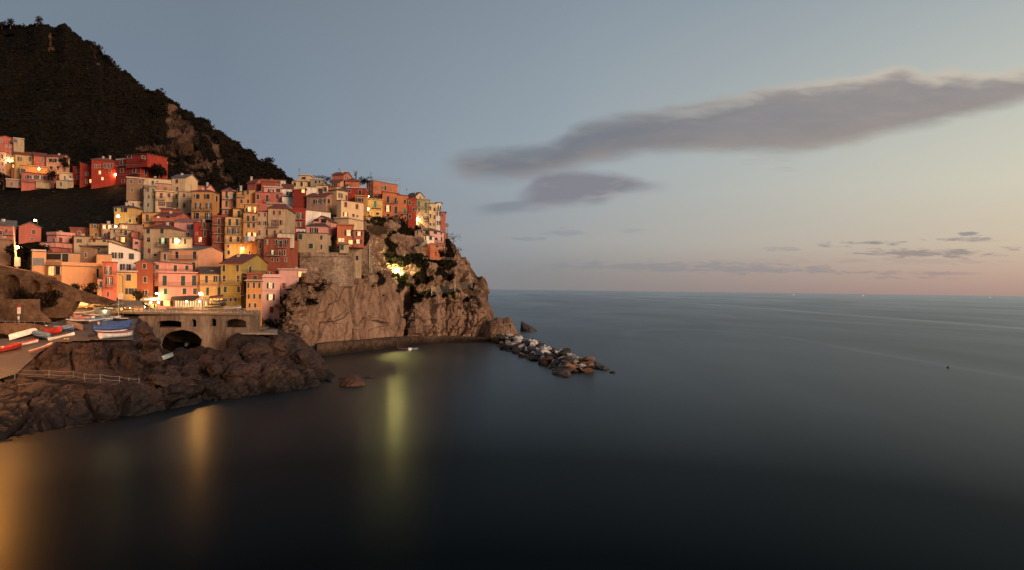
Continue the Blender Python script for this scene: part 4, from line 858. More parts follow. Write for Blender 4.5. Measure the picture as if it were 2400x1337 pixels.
def lower():
    H('coral house with a grey roof and iron balcony at the left edge','coral',(-30,36,38),(530,575),'gr',yaw=22,D=206,rc='gtile',apex=520,wins=[('F',[15],[541],6,10,'r'),('F',[1],[546],8,9,'h')],bal=[('F',8,32,551)])
    H('coral gabled house on the dark slope, set apart from the village','coral',(44,96,97),(534,570),'gf',yaw=30,D=204,rc='gtile',apex=523,wins=[('F',[79],[544],8,10,'r'),('F',[75],[560],7,4,'r')],stain=.3)
    H('low stone outbuilding at the left edge under the utility pole','brown',(-30,25,27),(564,625),'flat',yaw=24,D=176,rc='btile')
    h = H('pink house with brown shutters and a roof parapet on the left','pink',(110,132,174),(552,590),'par',yaw=-24,D=191,rc='btile',wins=[('R',[141.5],[564],8,13,'r'),('R',[165.5],[566],8,12,'r'),('F',[127],[564],4,9,'h')],chim=[(128,1.2)])
    H('beige house with one dark wide window right of the pink parapet house','beige',(173,214,216),(556,592),'shed',yaw=10,D=191,rc='rtile',wins=[('F',[186],[565],12,8,'n')])
    H('long beige terraced house below the multi window ochre house','cream',(213,262,290),(562,596),'shed',yaw=-4,dR=-1.0,D=189,rc='rtile',wins=[('F',[221],[566],7,10,'r'),('F',[245],[568],7,9,'h')],bal=[('F',214,262,577,1.2,'cream')])
    H('dark red little house with a pale roof edge on the left slope','rust',(164,211,213),(539,562),'flat',yaw=16,D=202,rc='gtile',wins=[('F',[208],[546],5,9),('F',[186],[546],6,7)])
    h = H('ochre house with four shuttered top windows, three of them lit','ochre',(210,239,240),(527,568),'flat',yaw=18,D=200,rc='btile',wins=[('F',[222],[531],6,9,'s'),('F',[225],[550],6,8)])
    H('mauve house with lit shuttered windows joined to the ochre house','mauve',(238,282,284),(528,568),'flat',yaw=18,D=200,rc='rtile',wins=[('F',[244],[532],6,8,'ws'),('F',[257],[532],6,8,'ws'),('F',[271.5],[532],6,8,'ws'),('F',[245.5],[551],5,8)])
    H('long dark eaves house with a lit window pair behind the beige houses','mauve',(282,335,336),(528,560),'shed',yaw=18,D=201,rc='btile',wins=[('F',[289.5],[533],5,7,'l'),('F',[296],[533],3,6,'l')])
    H('beige house with a lit red shuttered window in the lower centre','beige',(258,309,315),(541,596),'flat',yaw=12,D=195,rc='btile',wins=[('F',[268],[542],4,8),('F',[284],[543.5],5,8,'r'),('F',[294.5],[546],6,11,'h'),('F',[268],[561.5],7,11),('F',[288],[562],8,11,'lsR')],bal=[('F',271,308,553.5,.8)])
    H('small coral cabin with a pale canopy on the terrace roofs','coral',(308,324,328),(545,562),'flat',yaw=8,D=193,rc='btile')
    H('pale pink narrow house left of the big beige house with green shutters','pink',(311,338,339),(566,606),'shed',dF=.9,yaw=14,D=192,rc='btile',wins=[('F',[320],[570],8,6,'h'),('F',[318],[586],7,6,'h'),('F',[335],[598],5,5)])
    h = H('big beige house with dark green shutters and a red hip roof','beige',(336,400,432),(537,606),'hip',yaw=2,D=190,rc='rtile',apex=525,wins=[('F',[347.5,380],[542],8,11,'g'),('F',[348.5],[562],8,10),('F',[382],[565],7,13,'ks'),('F',[350],[588],7,11,'r'),('F',[364],[598],6,6)],bal=[('F',369,396,578)])
    H('beige wing with a dazzling green white lit window','beige',(397,450,452),(558,606),'flat',yaw=16,D=189,rc='btile',wins=[('F',[413],[565],8,12,'ks'),('F',[433.5],[566.5],5,12,'h')],bal=[('F',394,450,557,1.0)])
    H('grey little annexe with one dark door above the pink terrace house','mauve',(376,399,400),(591,615),'shed',yaw=16,D=186,rc='gtile',wins=[('F',[386.5],[602],6,14,'D')])
    H('salmon house with a huge plain gable facing the sea','salmon',(399,466,522),(586,645),'gr',yaw=-4,D=186,rc='gtile',apex=579,stain=.3,wins=[('F',[415],[598],7,16),('F',[456.5],[598.5],8,18),('F',[454],[624],8,17,'g')],bal=[('F',399,464,608.5,.9),('F',440,466,635,.8)])
    # big orange villa on the left
    h = H('wide orange villa with a garage opening, left of the village','villa',(64,74,108),(590,664),'flat',yaw=-52,D=166,rc='gtile',stain=.2,wins=[('R',[90],[614],25,17,'n')])
    H('villa veranda block with brown timber screens','villa',(108,144,188),(593,640),'flat',yaw=-12,D=170,rc='gtile',stain=.2,wins=[('F',[126],[602],33,13,'h'),('R',[152],[605],14,20,'h')],bal=[('F',108,142,621,1.5,'villa')])
    H('villa lower storey with a large blank orange wall','villa',(108,144,243),(624,668),'par',yaw=-30,D=163,rc='gtile',stain=.2,wins=[('F',[121],[635],11,20,'l'),('F',[136],[634],11,19,'n'),('R',[228.5],[640],5,20,'D')],bal=[('R',218,252,654,1.2)])
    H('coral parapet terrace stepping up behind the villa','coral',(82,133,166),(581,600),'flat',yaw=6,D=178,rc='rtile')
    H('pink parapet terrace under the pink house with brown shutters','pink',(93,131,172),(569,590),'flat',yaw=-6,D=184,rc='btile')
    H('dark brown lean-to house behind the villa roof','brown',(188,228,232),(583,624),'shed',dF=.5,yaw=10,D=178,rc='btile',wins=[('F',[201],[598],4,11,'h')])
    H('orange flat roofed house right of the villa','villa',(226,262,264),(598,640),'flat',yaw=4,D=172,rc='gtile',stain=.3)
    H('coral red narrow house with a flowered balcony by the beach road','coral',(241,273,274),(616,706),'flat',yaw=12,D=164,rc='rtile',wins=[('F',[253],[635],7,18,'oc'),('F',[256],[659],7,16,'oc'),('F',[253],[690],4,12,'n')],bal=[('F',242,272,646,1.0),('F',249,268,673,1.1)])
    H('salmon lower house with one tall door left of the coral red house','salmon',(228,243,244),(655,704),'flat',yaw=6,D=163,rc='gtile',wins=[('F',[236.5],[667],6,14,'D')])
    h = H('cream house with a sloping roof and two white windows','white',(254,328,330),(592,644),'shed',dF=2.6,yaw=14,D=182,rc='btile',stain=.2,wins=[('F',[275],[599],12,13,'c'),('F',[308],[601],11,13,'w' if 0 else 'n'),('F',[294],[627],11,14,'oc')])
    H('warm yellow house between the cream house and the red brown gable','yellow',(273,320,322),(640,712),'flat',yaw=16,D=172,rc='rtile',stain=.3,wins=[('F',[301.5],[651],10,14),('F',[307.5],[683],12,13,'s')])
    h = H('red brown gabled house on the small square','rust',(317,358,374),(618,716),'gf',yaw=16,D=176,rc='gtile',apex=609,stain=.3,wins=[('F',[338.5],[624],7,11,'ha'),('F',[340],[656],7,13,'ha'),('F',[343],[686],6,11,'h')],bal=[('F',348,372,697,.9)])
    H('coral pink house with green shutters over the lit restaurant','pink',(371,468,470),(643,722),'flat',yaw=16,D=178,rc='btile',stain=.3,wins=[('F',[386,429,455],[658],9,22,'g'),('F',[388,432.5,457],[683],8,13,'g'),('F',[391],[711],13,12,'ls')],bal=[('F',371,470,671,.9)])
    H('pink roof terrace storey of the coral pink house with chairs','pink',(356,451,456),(621,646),'shed',yaw=16,D=181,rc='gtile',dF=.6,wins=[('F',[368],[626],8,11,'ga'),('F',[411],[630],7,15,'g'),('F',[438],[628],7,10,'ga')],bal=[('F',354,451,640,1.0)])
    H('yellow house between the coral pink and the olive house','yellow',(468,520,521),(644,722),'shed',yaw=16,D=179,rc='btile',dR=2.0,stain=.4,wins=[('F',[484],[655],6,16,'ha'),('F',[511],[654],9,14,'c'),('F',[486.5],[683],6,18,'g'),('F',[513],[683],6,18,'g')],bal=[('F',470,520,667,.9)])
    h = H('olive yellow house with a dark red gable roof on the square','olive',(517,564,634),(619,724),'gr',yaw=2,D=178,rc='rtile',apex=598,stain=.5,wins=[('F',[525,557],[629],6,15,'hn'),('F',[525.5,558.5],[653],7,14),('F',[528,559.5],[679],7,13,'g'),('F',[541,552],[703],5,8,'h'),('R',[586],[633],6,16,'D'),('R',[573],[654],5,12),('R',[574],[681],5,16,'g')],bal=[('F',520,566,668,.9),('R',566,614,641,1.2),('R',566,600,649,1.0),('R',564,580,694,.8)])
    H('brown orange house with pushed out shutters next to the pink seafront house','ochre',(577,614,615),(661,738),'flat',yaw=14,D=174,rc='btile',stain=.3,wins=[('F',[582,595,608],[669],5,12,'ha'),('F',[583,596,609],[695],5,11,'ha'),('F',[585,598],[716],5,10,'h')],bal=[('F',572,614,659,1.2)])
    H('dark terrace pavilion behind the brown orange house','rust',(578,614,616),(645,662),'flat',yaw=14,D=178,rc='btile',wins=[('F',[598],[651],8,9,'n')])
    h = H('pink seafront house next to the cliff rock, lower left part',(.78,.43,.36),(614,655,656),(652,738),'par',yaw=8,free=True,D=194,rc='ptile',stain=.2,wins=[('F',[634],[670],7,12,'ws'),('F',[665],[670],7,12,'rs'),('F',[634.5],[697],8,13,'ws'),('F',[636.5],[726],8,13,'rD')])
    H('pink seafront house, tall right part touching the cliff rock',(.78,.43,.36),(652,698,719),(634,738),'flat',yaw=-2,free=True,D=196,rc='ptile',stain=.2,wins=[('F',[667],[670.5],8,12,'rs'),('F',[669],[696.5],8,13),('R',[702],[643],6,11,'l')],chim=[(690,.8)])
    H('red walled roof room of the pink seafront house','coral',(612,653,656),(637,655),'flat',yaw=8,free=True,D=198,rc='ptile',wins=[('F',[631],[643],6,10,'c')])
lower()
# ------------------------------------------------------------------ masonry, bridge, jetty
def plate(name, outline, holes, D, th, mat, parent=None, off=Vector((0,0,0))):
    """upright wall cut from a photo outline at distance D, thickness th going back; openings are real holes"""
    cu = bpy.data.curves.new('plate', 'CURVE'); cu.dimensions = '2D'; cu.fill_mode = 'BOTH'; cu.extrude = th/2
    for poly in [outline]+holes:
        sp = cu.splines.new('POLY'); sp.points.add(len(poly)-1); sp.use_cyclic_u = True
        for i, (a, b) in enumerate(poly):
            q = P(a, b, D); sp.points[i].co = (q.x, q.z, 0, 1)
    t = bpy.data.objects.new('t', cu); C.objects.link(t)
    me = bpy.data.meshes.new_from_object(t); bpy.data.objects.remove(t); bpy.data.curves.remove(cu)
    for v in me.vertices: v.co = Vector((v.co.x, D+th/2-v.co.z, v.co.y))-off
    me.update(); me.name = name; me.materials.clear(); me.materials.append(mat)
    o = bpy.data.objects.new(name, me); C.objects.link(o)
    if parent: o.parent = parent
    return o
def arch(x0, x1, yt, yb, n=8, spring=.5):
    pts = [(x0, yb)]; h = (x1-x0)*spring; ys = yt+h
    for i in range(n+1):
        a = PI-PI*i/n; pts.append(((x0+x1)/2+(x1-x0)/2*math.cos(a), ys-h*math.sin(a)))
    return pts+[(x1, yb)]
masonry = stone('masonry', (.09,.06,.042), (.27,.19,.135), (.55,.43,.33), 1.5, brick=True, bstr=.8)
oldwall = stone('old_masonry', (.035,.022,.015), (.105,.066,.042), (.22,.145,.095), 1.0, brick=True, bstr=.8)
bridgemat = stone('stained_concrete', (.055,.040,.030), (.15,.112,.082), (.30,.235,.175), 1.6, bstr=.6, sx=(1.4,1,.22))
def flatpoly(mb, pts, th, m=0): mb.slab(pts, th, m)
# bridge under the square
br = thing('bridge', P(430, 800, 150), 'stained concrete bridge with a dark arch and small openings under the square', 'bridge'); o0 = br.location.copy()
plate('bridge_wall', [(326,741),(420,739),(520,736.6),(606,733.5),(606,800),(560,812),(520,850),(330,860),(318,800),(318,752)],
      [[(386,835),(372,812),(376,796),(386,784),(402,776),(427,771.5),(450,776),(464,784),(474,795),(470,812),(462,835)],
       [(368,769),(368,755),(380,752.5),(397,751.6),(414,752.5),(425,755),(425,768)], arch(447.5,460,748.5,766.5), arch(494,506.5,747,765),
       [(527,768)]+[(527,755),(538,749.5),(552,747.6),(567,749.5),(577,754)]+[(577,768)]], 150, 1.2, bridgemat, br, o0)
m = MB()     # chambers behind the openings
def wb(m, x0, x1, y0, y1, D0, D1):
    a = P(x0, y1, D0)-o0; b = P(x1, y0, D0)-o0; m.box(a.x, b.x, D0-o0.y, D1-o0.y, a.z, b.z)
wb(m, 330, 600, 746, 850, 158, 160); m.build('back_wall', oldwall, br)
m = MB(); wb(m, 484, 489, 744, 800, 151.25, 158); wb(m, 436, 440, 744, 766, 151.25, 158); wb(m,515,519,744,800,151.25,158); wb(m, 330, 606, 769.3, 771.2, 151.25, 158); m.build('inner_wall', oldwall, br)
m = MB()
m.tube([P(x, y, 149.9)-o0 for x, y in ((376,796),(386,784),(402,776),(427,771.5),(450,776),(464,784),(474,795))], .22, 6); m.build('arch_ring', bridgemat, br)
m = MB(); zt = P(450, 738.4, 150).z
sq = [(P(318,742,149.6)), P(606,734.5,149.6), P(608,735,165), P(612,735,184), P(262,725,186), P(262,742,154)]
m.slab([(p.x, p.y, 13.55) for p in sq], .35); o = m.build('square_paving', simple('paving', (.17,.125,.09), .85)); tag(o, 'stone paved little square above the bridge', kind='structure')
# lower walk right of the bridge
m = MB(); m.slab([(P(560,790,147).x,147,9.6),(P(650,790,147).x,147,9.6),(P(650,790,160).x,160,9.6),(P(560,790,160).x,160,9.6)], .3)
tag(m.build('walkway', M['concrete']), 'concrete walkway at the foot of the bridge', kind='structure')
# X-pattern railing on the bridge
def xrail(pts, n, h, name, label, cat='railing', cross=True, mat=None, r=.045, bars=2):
    root = thing(name, pts[0], label, cat); o = root.location.copy(); L = [0]
    for a, b in zip(pts, pts[1:]): L.append(L[-1]+(b-a).length)
    def at(t):
        d = t*L[-1]
        for i in range(len(pts)-1):
            if d <= L[i+1]+1e-6: return pts[i].lerp(pts[i+1], (d-L[i])/max(1e-6, L[i+1]-L[i]))
        return pts[-1]
    up = Vector((0,0,h)); q = [at(i/n)-o for i in range(n+1)]
    for p in q[:100]: m = MB(); m.tube([p, p+up], r*1.25, 5); m.build('post', mat or M['trim'], root)
    m = MB()
    for k in range(bars): m.tube([p+up*(.98 if k == 0 else (.12 if cross else 1-k/bars)) for p in q], r, 5)
    m.build('rail', mat or M['trim'], root)
    if cross:
        m = MB()
        for a, b in zip(q, q[1:]): m.tube([a+up*.12, b+up*.95], r*.7, 4); m.tube([a+up*.95, b+up*.12], r*.7, 4)
        m.build('cross_brace', mat or M['trim'], root)
    return root
zr = 13.92
def zpt(px, D, z): p = P(px, 700, D); return Vector((p.x, D, z))
xrail([zpt(318,150.5,zr), zpt(606,150.5,zr)], 18, 1.15, 'bridge_railing', 'pale railing of crossed bars along the square above the bridge', mat=simple('railing_paint', (.42,.34,.27), .6))
# fortress-like masonry wall on the left
fw = thing('masonry_wall', P(60, 745, 148), 'big sloping masonry wall with bricked arches at the left edge', 'wall'); o0 = fw.location.copy()
plate('wall', [(-260,600),(-60,612),(0,622),(36,630),(75,637),(110,652),(140,664),(175,679),(210,690),(240,699),(268,709),(250,716),(205,712),(180,705),(160,740),(130,775),(-260,775)],
      [arch(6,47,644,700), arch(70,94,657,683), arch(104,122,664,690)], 148, 1.6, oldwall, fw, o0)
m = MB(); a = P(-10,705,149.7)-o0; b = P(130,640,149.7)-o0; m.box(a.x, b.x, 1.75, 2.4, a.z, b.z-1.0); m.build('arch_infill', stone('old_infill', (.03,.018,.012), (.075,.046,.03), (.13,.085,.055), 1.4, brick=True), fw)
lw = thing('masonry_wall', P(40, 745, 143), 'lower coursed stone wall behind the red and white sign', 'wall')
plate('wall', [(-260,703),(85,702),(85,730),(110,750),(120,772),(-260,772)], [], 143, 1.2, oldwall, lw, lw.location)
# low wall with dark arch by the slipway
sw = thing('masonry_wall', P(20, 800, 128), 'low stone wall with a dark arch beside the upturned boats', 'wall')
plate('wall', [(-200,758),(60,758),(120,768),(160,775),(160,782),(-200,830)], [arch(-8,18,782,826)], 133, 1.0, oldwall, sw, sw.location)
m = MB(); a = P(-12,835,134.2)-sw.location; b = P(22,778,134.2)-sw.location; m.box(a.x,b.x,134.2-sw.location.y,134.5-sw.location.y,a.z,b.z); m.build('arch_door', simple('dark_timber', (.02,.012,.01), .8), sw)
# bastion base of old masonry
bs = thing('bastion_base', P(760, 645, 209), 'old rubble masonry bastion carrying the beige house with green shutters', 'wall'); o0 = bs.location.copy()
m = MB(); ring = [(696,212),(703,210.6),(730,210.3),(757,211.0),(764,211.6),(792,213.4),(821,217)]
NB = 9
pts = []
for k in range(NB+1):
    t = k/NB; y = 592+ (672-592)*t
    row = []
    for px, D in ring:
        p = P(px+(2 if px > 760 else -1)*t*2, y, D-1.0*t); p = p+Vector((0, noise.noise(p*.5)*.25, 0)); row.append(p-o0)
    pts.append(row)
for k in range(NB):
    for i in range(len(ring)-1): m.face([pts[k+1][i], pts[k+1][i+1], pts[k][i+1], pts[k][i]])
for i in (0, -1):
    for k in range(NB):
        a, b = pts[k][i], pts[k+1][i]; c = Vector((a.x, 14, a.z)); d = Vector((b.x, 14, b.z)); m.face([a, b, d, c] if i else [b, a, c, d])
m.face([p for p in pts[0]]+[Vector((pts[0][-1].x,14,pts[0][-1].z)), Vector((pts[0][0].x,14,pts[0][0].z))])
m.build('masonry', masonry, bs)
m = MB()
for i in range(len(ring)-1):
    a = P(ring[i][0], 601, ring[i][1]-.35)-o0; b = P(ring[i+1][0], 601, ring[i+1][1]-.35)-o0; m.tube([a, b], .22, 5)
m.build('string_course', masonry, bs)
rw = thing('retaining_wall', P(856, 632, 220), 'stone retaining wall right of the plain beige tower above the cliff', 'wall')
plate('wall', [(845,577),(866,577),(867,600),(869,640),(845,655)], [], 225.5, 3, masonry, rw, rw.location)
m = MB(); m.tube([P(x, y, 225.3)-rw.location for x, y in ((872,561),(872,570),(866,577),(866,640))], .1, 6); m.build('drainpipe', M['trim'], rw)
for args in (((862,528),(908,549),251,'walled garden terrace on the green slope below the yellow cliff row house'),((183,430),(300,447),293,'long dark retaining wall under the big red building')):
    (x0,y0),(x1,y1),D,lab = args; t = thing('retaining_wall', P(x0,y1,D), lab, 'wall')
    plate('wall', [(x0,y0),(x1,y0+4),(x1,y1),(x0,y1)], [], D, 2.5, oldwall, t, t.location)
# jetty along the cliff foot
jf = [(742,838,3.3),(757,835,3.4),(790,830.5,3.4),(822,827,3.4),(872,822,3.3),(929,814,3.0),(960,809,2.8),(998,805,2.4),(1080,802,1.8),(1150,801,1.3),(1166,807,1.1)]
m = MB(); prev = None
for x, y, z in jf:
    D = Dz(x, y, 0); p = P(x, y, D); a = Vector((p.x, p.y, -1)); b = Vector((p.x, p.y, z)); dn = Vector((p.x, p.y, 0)).normalized()*9
    lst = [a, b, b+dn, a+dn]
    if prev:
        for i in range(3): m.face([prev[i], lst[i], lst[i+1], prev[i+1]])
    else: m.face([lst[0], lst[1], lst[2], lst[3]])
    prev = lst
j = m.build('jetty', stone('jetty_stone', (.022,.014,.010), (.075,.048,.033), (.15,.10,.07), 1.0, brick=True, wet=True)); tag(j, 'curved stone quay running along the foot of the cliff', 'quay')
m = MB()
for (x, y, z), (x2, y2, z2) in zip(jf, jf[1:]):
    a = P(x, y, Dz(x, y, 0)); b = P(x2, y2, Dz(x2, y2, 0)); m.tube([Vector((a.x, a.y+.25, z+.03)), Vector((b.x, b.y+.25, z2+.03))], .22, 5)
e = m.build('kerb', j.data.materials[0], j)
# ------------------------------------------------------------------ rocks
def boulder_mesh(seed, flat=.7, mat=None, sub=3, name='boulder', rough=.16):
    import bmesh
    bm = bmesh.new(); bmesh.ops.create_icosphere(bm, subdivisions=sub, radius=1)
    rnd = random.Random(seed); pl = [(Vector((rnd.gauss(0,1), rnd.gauss(0,1), rnd.gauss(0,.8))).normalized(), rnd.uniform(.55,.9)) for _ in range(11)]
    for v in bm.verts:
        c = v.co.copy()
        for n, d in pl:
            k = c.dot(n)
            if k > d: c -= n*(k-d)
        c *= 1+noise.noise(v.co*2+Vector((seed,0,0)))*rough; c.z *= flat; v.co = c
    me = bpy.data.meshes.new(name); bm.to_mesh(me); bm.free(); me.materials.append(mat); return me
palerock = stone('pale_boulder', (.16,.14,.13), (.42,.39,.37), (.68,.64,.61), 2.2, bstr=.5, wet=.7)
brownrock = stone('brown_boulder', (.06,.032,.020), (.15,.075,.042), (.28,.155,.095), 2.0, bstr=.6, rough=.7, wet=.35)
darkrock = stone('dark_boulder', (.012,.009,.008), (.035,.025,.020), (.07,.05,.04), 2.0, bstr=.6, rough=.6, spec=.35)
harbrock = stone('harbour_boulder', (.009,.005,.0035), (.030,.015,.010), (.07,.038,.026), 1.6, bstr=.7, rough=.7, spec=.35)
bmW = [boulder_mesh(i, .62, palerock) for i in range(6)]; bmB = [boulder_mesh(20+i, .7, brownrock) for i in range(5)]; bmD = [boulder_mesh(40+i, .7, darkrock) for i in range(4)]
def put_rock(me, p, s, rot, label, group=None, name='boulder', cat='boulder'):
    o = bpy.data.objects.new(name, me); C.objects.link(o); o.location = p; o.scale = s; o.rotation_euler = rot; tag(o, label, cat, group); return o
rnd = random.Random(5)
fr = [(1162,238),(1200,215),(1260,188),(1318,160),(1385,168)]; bk = [(1182,268),(1240,250),(1304,208),(1350,188),(1384,174)]
spots = []; tries = 0
while len(spots) < 190 and tries < 9000:
    tries += 1; t = rnd.random()**.85*4; i = min(3, int(t)); f = t-i
    a = [fr[i][k]+(fr[i+1][k]-fr[i][k])*f for k in (0,1)]; b = [bk[i][k]+(bk[i+1][k]-bk[i][k])*f for k in (0,1)]
    w = rnd.random(); px = a[0]+(b[0]-a[0])*w; D = a[1]+(b[1]-a[1])*w
    p = zpt(px, D, 0); hgt = 1-abs(w-.58)/.58 if w < .58 else 1-(w-.58)/.55
    if all((p-s[0]).xy.length > 1.45 for s in spots): spots.append((p, max(0, hgt), t/4, w))
for p, hg, t, w in spots:
    z = -.5+3.4*hg**.8+rnd.uniform(-.3,.3); s = rnd.choice([.7,.9,1.0,1.2,1.4,1.7,2.1])
    if hg > .38 and rnd.random() < (.55 if t < .88 else .25): me, lab, g = rnd.choice(bmW), 'pale angular boulder on the upper part of the breakwater', 'pale breakwater boulders'; 
    elif t > .80 or rnd.random() < .15: me, lab, g = rnd.choice(bmB), 'rusty brown boulder on the breakwater', 'brown breakwater boulders'
    else: me, lab, g = rnd.choice(bmD), 'dark wet boulder low on the breakwater', 'dark breakwater boulders'
    put_rock(me, (p.x, p.y, z), (s*rnd.uniform(.8,1.3), s*rnd.uniform(.8,1.2), s*rnd.uniform(.6,1.05)), (rnd.uniform(-.5,.5), rnd.uniform(-.5,.5), rnd.uniform(0,6)), lab, g)
for px, py, s, me in ((1398,862,3.0,2),(1412,866,1.8,1),(1325,884,1.2,3),(1436,874,.9,0)):
    D = Dz(px, py, 0); q = P(px, py, D); put_rock(bmD[me], (q.x, q.y, .1), (s, s, s*.7), (0,0,px), {1398:'large dark rock at the seaward tip of the breakwater',1412:'smaller dark rock just off the breakwater tip',1325:'low brown rock in the water in front of the breakwater',1436:'barely awash rock farthest off the breakwater tip'}[px], name='rock', cat='rock')
# pointed sea rock, knob of the cape, rocks in the harbour
def loft_rock(name, prof, D, th, mat, label, cat='rock', amp=.6, cell=2.5):
    """solid crag: silhouette profile [(px, ytop)] over a base line, real thickness th"""
    n = 26; xs = np.linspace(prof[0][0], prof[-1][0], 48); base = [hor(x)+CH*FPX/D+2 for x in xs]; G = np.zeros((2*n+1, len(xs), 3))
    for j, x in enumerate(xs):
        yt = np.interp(x, [p[0] for p in prof], [p[1] for p in prof]); top = P(x, yt, D).z; k = max(.01,math.sin(PI*j/(len(xs)-1)))**.45
        for i in range(2*n+1):
            a = PI*i/(2*n); z = -1.2+(top+1.2)*max(0,math.sin(a))**.8; yy = D-math.cos(a)*th*k; q = P(x, yt, D); p = Vector((q.x, yy, z))
            d = rocky(p, cell, strata_m(-30,1,1,.6), amp, .3, amp_f=.3)*min(1, k*1.3)*(.35 if abs(i-n) < 3 else 1)
            G[i, j] = p+Vector((0, -math.cos(a), .3*math.sin(a)))*d
    o = grid_obj(name, G, mat); tag(o, label, cat); return o
capemat = stone('cape_rock', (.06,.035,.024), (.16,.095,.062), (.30,.195,.135), .9, bstr=.8, wet=True)
loft_rock('crag', [(1128,800),(1140,770),(1152,748),(1165,744),(1180,747),(1192,743),(1198,748),(1204,762),(1212,778),(1219,792)], 268, 7, capemat, 'brown rocky knob at the foot of the cape', amp=1.0)
loft_rock('sea_rock', [(1219,776),(1221.5,753),(1226,755),(1238,761),(1250,768),(1260,776)], 330, 4.5, darkrock, 'dark pointed rock standing alone in the sea off the cape', amp=.5)
loft_rock('harbour_rock', [(792,915),(800,890),(815,881),(835,880),(848,888),(858,905)], 140, 2.6, stone('wet_rock', (.02,.010,.007), (.06,.03,.02), (.11,.06,.04), 1.5, wet=False, rough=.6), 'low reddish rock in the harbour water before the cliff', amp=.5, cell=1.8)
put_rock(bmD[1], P(868, 886, Dz(868,886,0)), (2.0,1.6,.8), (0,0,1), 'small dark rock right of the reddish harbour rock', name='harbour_rock', cat='rock')
# big rounded boulders under the bridge
spots = [(385,892,114,4.2,1.8,'broad brown boulder right of the rope rail steps end'),(452,888,122,2.5,1.8,'round boulder in the gap left of the dark gully'),(505,868,128,3.0,2.4,'tall boulder at the right side of the dark gully'),
 (548,846,133,3.4,2.8,'large boulder below the right end of the bridge'),(430,895,117,3.2,1.5,'flat boulder low in front of the dark gully'),(545,880,127,3.6,2.0,'sloping boulder at the water below the bridge'),
 (600,822,138,4.6,3.6,'big hump shaped boulder on the right rock ridge'),(655,812,142,4.2,3.4,'grey brown boulder at the top of the right rock ridge'),(700,838,144,3.6,3.4,'smooth grey boulder at the end of the rock ridge'),
 (352,806,124,3.0,2.6,'tall rock standing left of the bridge arch'),(340,776,134,2.6,2.4,'rock outcrop directly left of the bridge openings'),(352,842,120,3.0,3.0,'olive tinged rock below the left foot of the bridge'),(640,790,150,3.4,1.6,'pale rock block near the end of the quay wall')]
hb = [boulder_mesh(60+i, .95, harbrock, 4, rough=.28) for i in range(5)]
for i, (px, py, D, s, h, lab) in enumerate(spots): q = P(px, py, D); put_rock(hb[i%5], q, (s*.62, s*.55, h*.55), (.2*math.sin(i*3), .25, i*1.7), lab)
rnd = random.Random(11)
# steps down to the water at the left, with rope rail
st = thing('stone_steps', P(200, 900, 104), 'flight of worn stone steps descending behind the rope rail', 'steps')
for k in range(9):
    px = 90+28*k; py = 884+3.0*k; D = rock.D(px, py)-.6; q = P(px, py, D)-st.location; m = MB(); m.box(q.x-1.3, q.x+1.3, q.y-1.2, q.y+1.4, q.z-2.2, q.z+.12+.02*(k%2)); m.build('step', harbrock, st)
rr = thing('rope_rail', P(0, 870, 104), 'sagging two rope handrail on thin posts above the harbour steps', 'railing'); o0 = rr.location.copy()
rp = [(-40,862),(35,866),(115,869),(172,871),(198,877),(235,878),(280,883),(302,887),(326,888)]
tops = [P(x, y, rock.D(x, y+17)-1.0) for x, y in rp]
for p in tops: m = MB(); m.tube([p-o0-Vector((0,0,1.6)), p-o0+Vector((0,0,.08))], .05, 6); m.build('post', M['cable'], rr)
for k in (0, .62):
    m = MB(); pts = []
    for a, b in zip(tops, tops[1:]):
        for i in range(6):
            t = i/6; pts.append(a.lerp(b, t)-o0-Vector((0,0,k+.12*math.sin(PI*t))))
    m.tube(pts, .035, 5); m.build('rope', M['cable'], rr)
# boat yard paving and slipway
def inpoly(x, y, poly):
    c = False; j = len(poly)-1
    for i in range(len(poly)):
        if (poly[i][1] > y) != (poly[j][1] > y) and x < (poly[j][0]-poly[i][0])*(y-poly[i][1])/(poly[j][1]-poly[i][1])+poly[i][0]: c = not c
        j = i
    return c
yard = [(-250,800),(-20,800),(60,775),(150,752),(168,738),(176,716),(262,714),(332,716),(334,742),(318,760),(312,800),(232,800),(130,806),(92,830),(62,858),(38,880),(0,892),(-250,905)]
m = MB(); idx = {}
stp = 2.5
def vtx(a, b):
    if (a, b) not in idx:
        q = P(a, b, rock.D(a, b)-.05 if b >= 749 else head.D(a, b)-.25); idx[(a, b)] = len(m.v); m.v.append((q.x, q.y, q.z+.22))
    return idx[(a, b)]
for a in np.arange(-250, 340, stp):
    for b in np.arange(712.5, 910, stp):
        if inpoly(a+stp/2, b+stp/2, yard): m.f.append((vtx(a,b+stp), vtx(a+stp,b+stp), vtx(a+stp,b), vtx(a,b))); m.m.append(0)
tag(m.build('boatyard_paving', simple('wet_paving', (.062,.055,.052), .6, scale=.5)), 'worn paved boat yard and slipway', kind='structure')
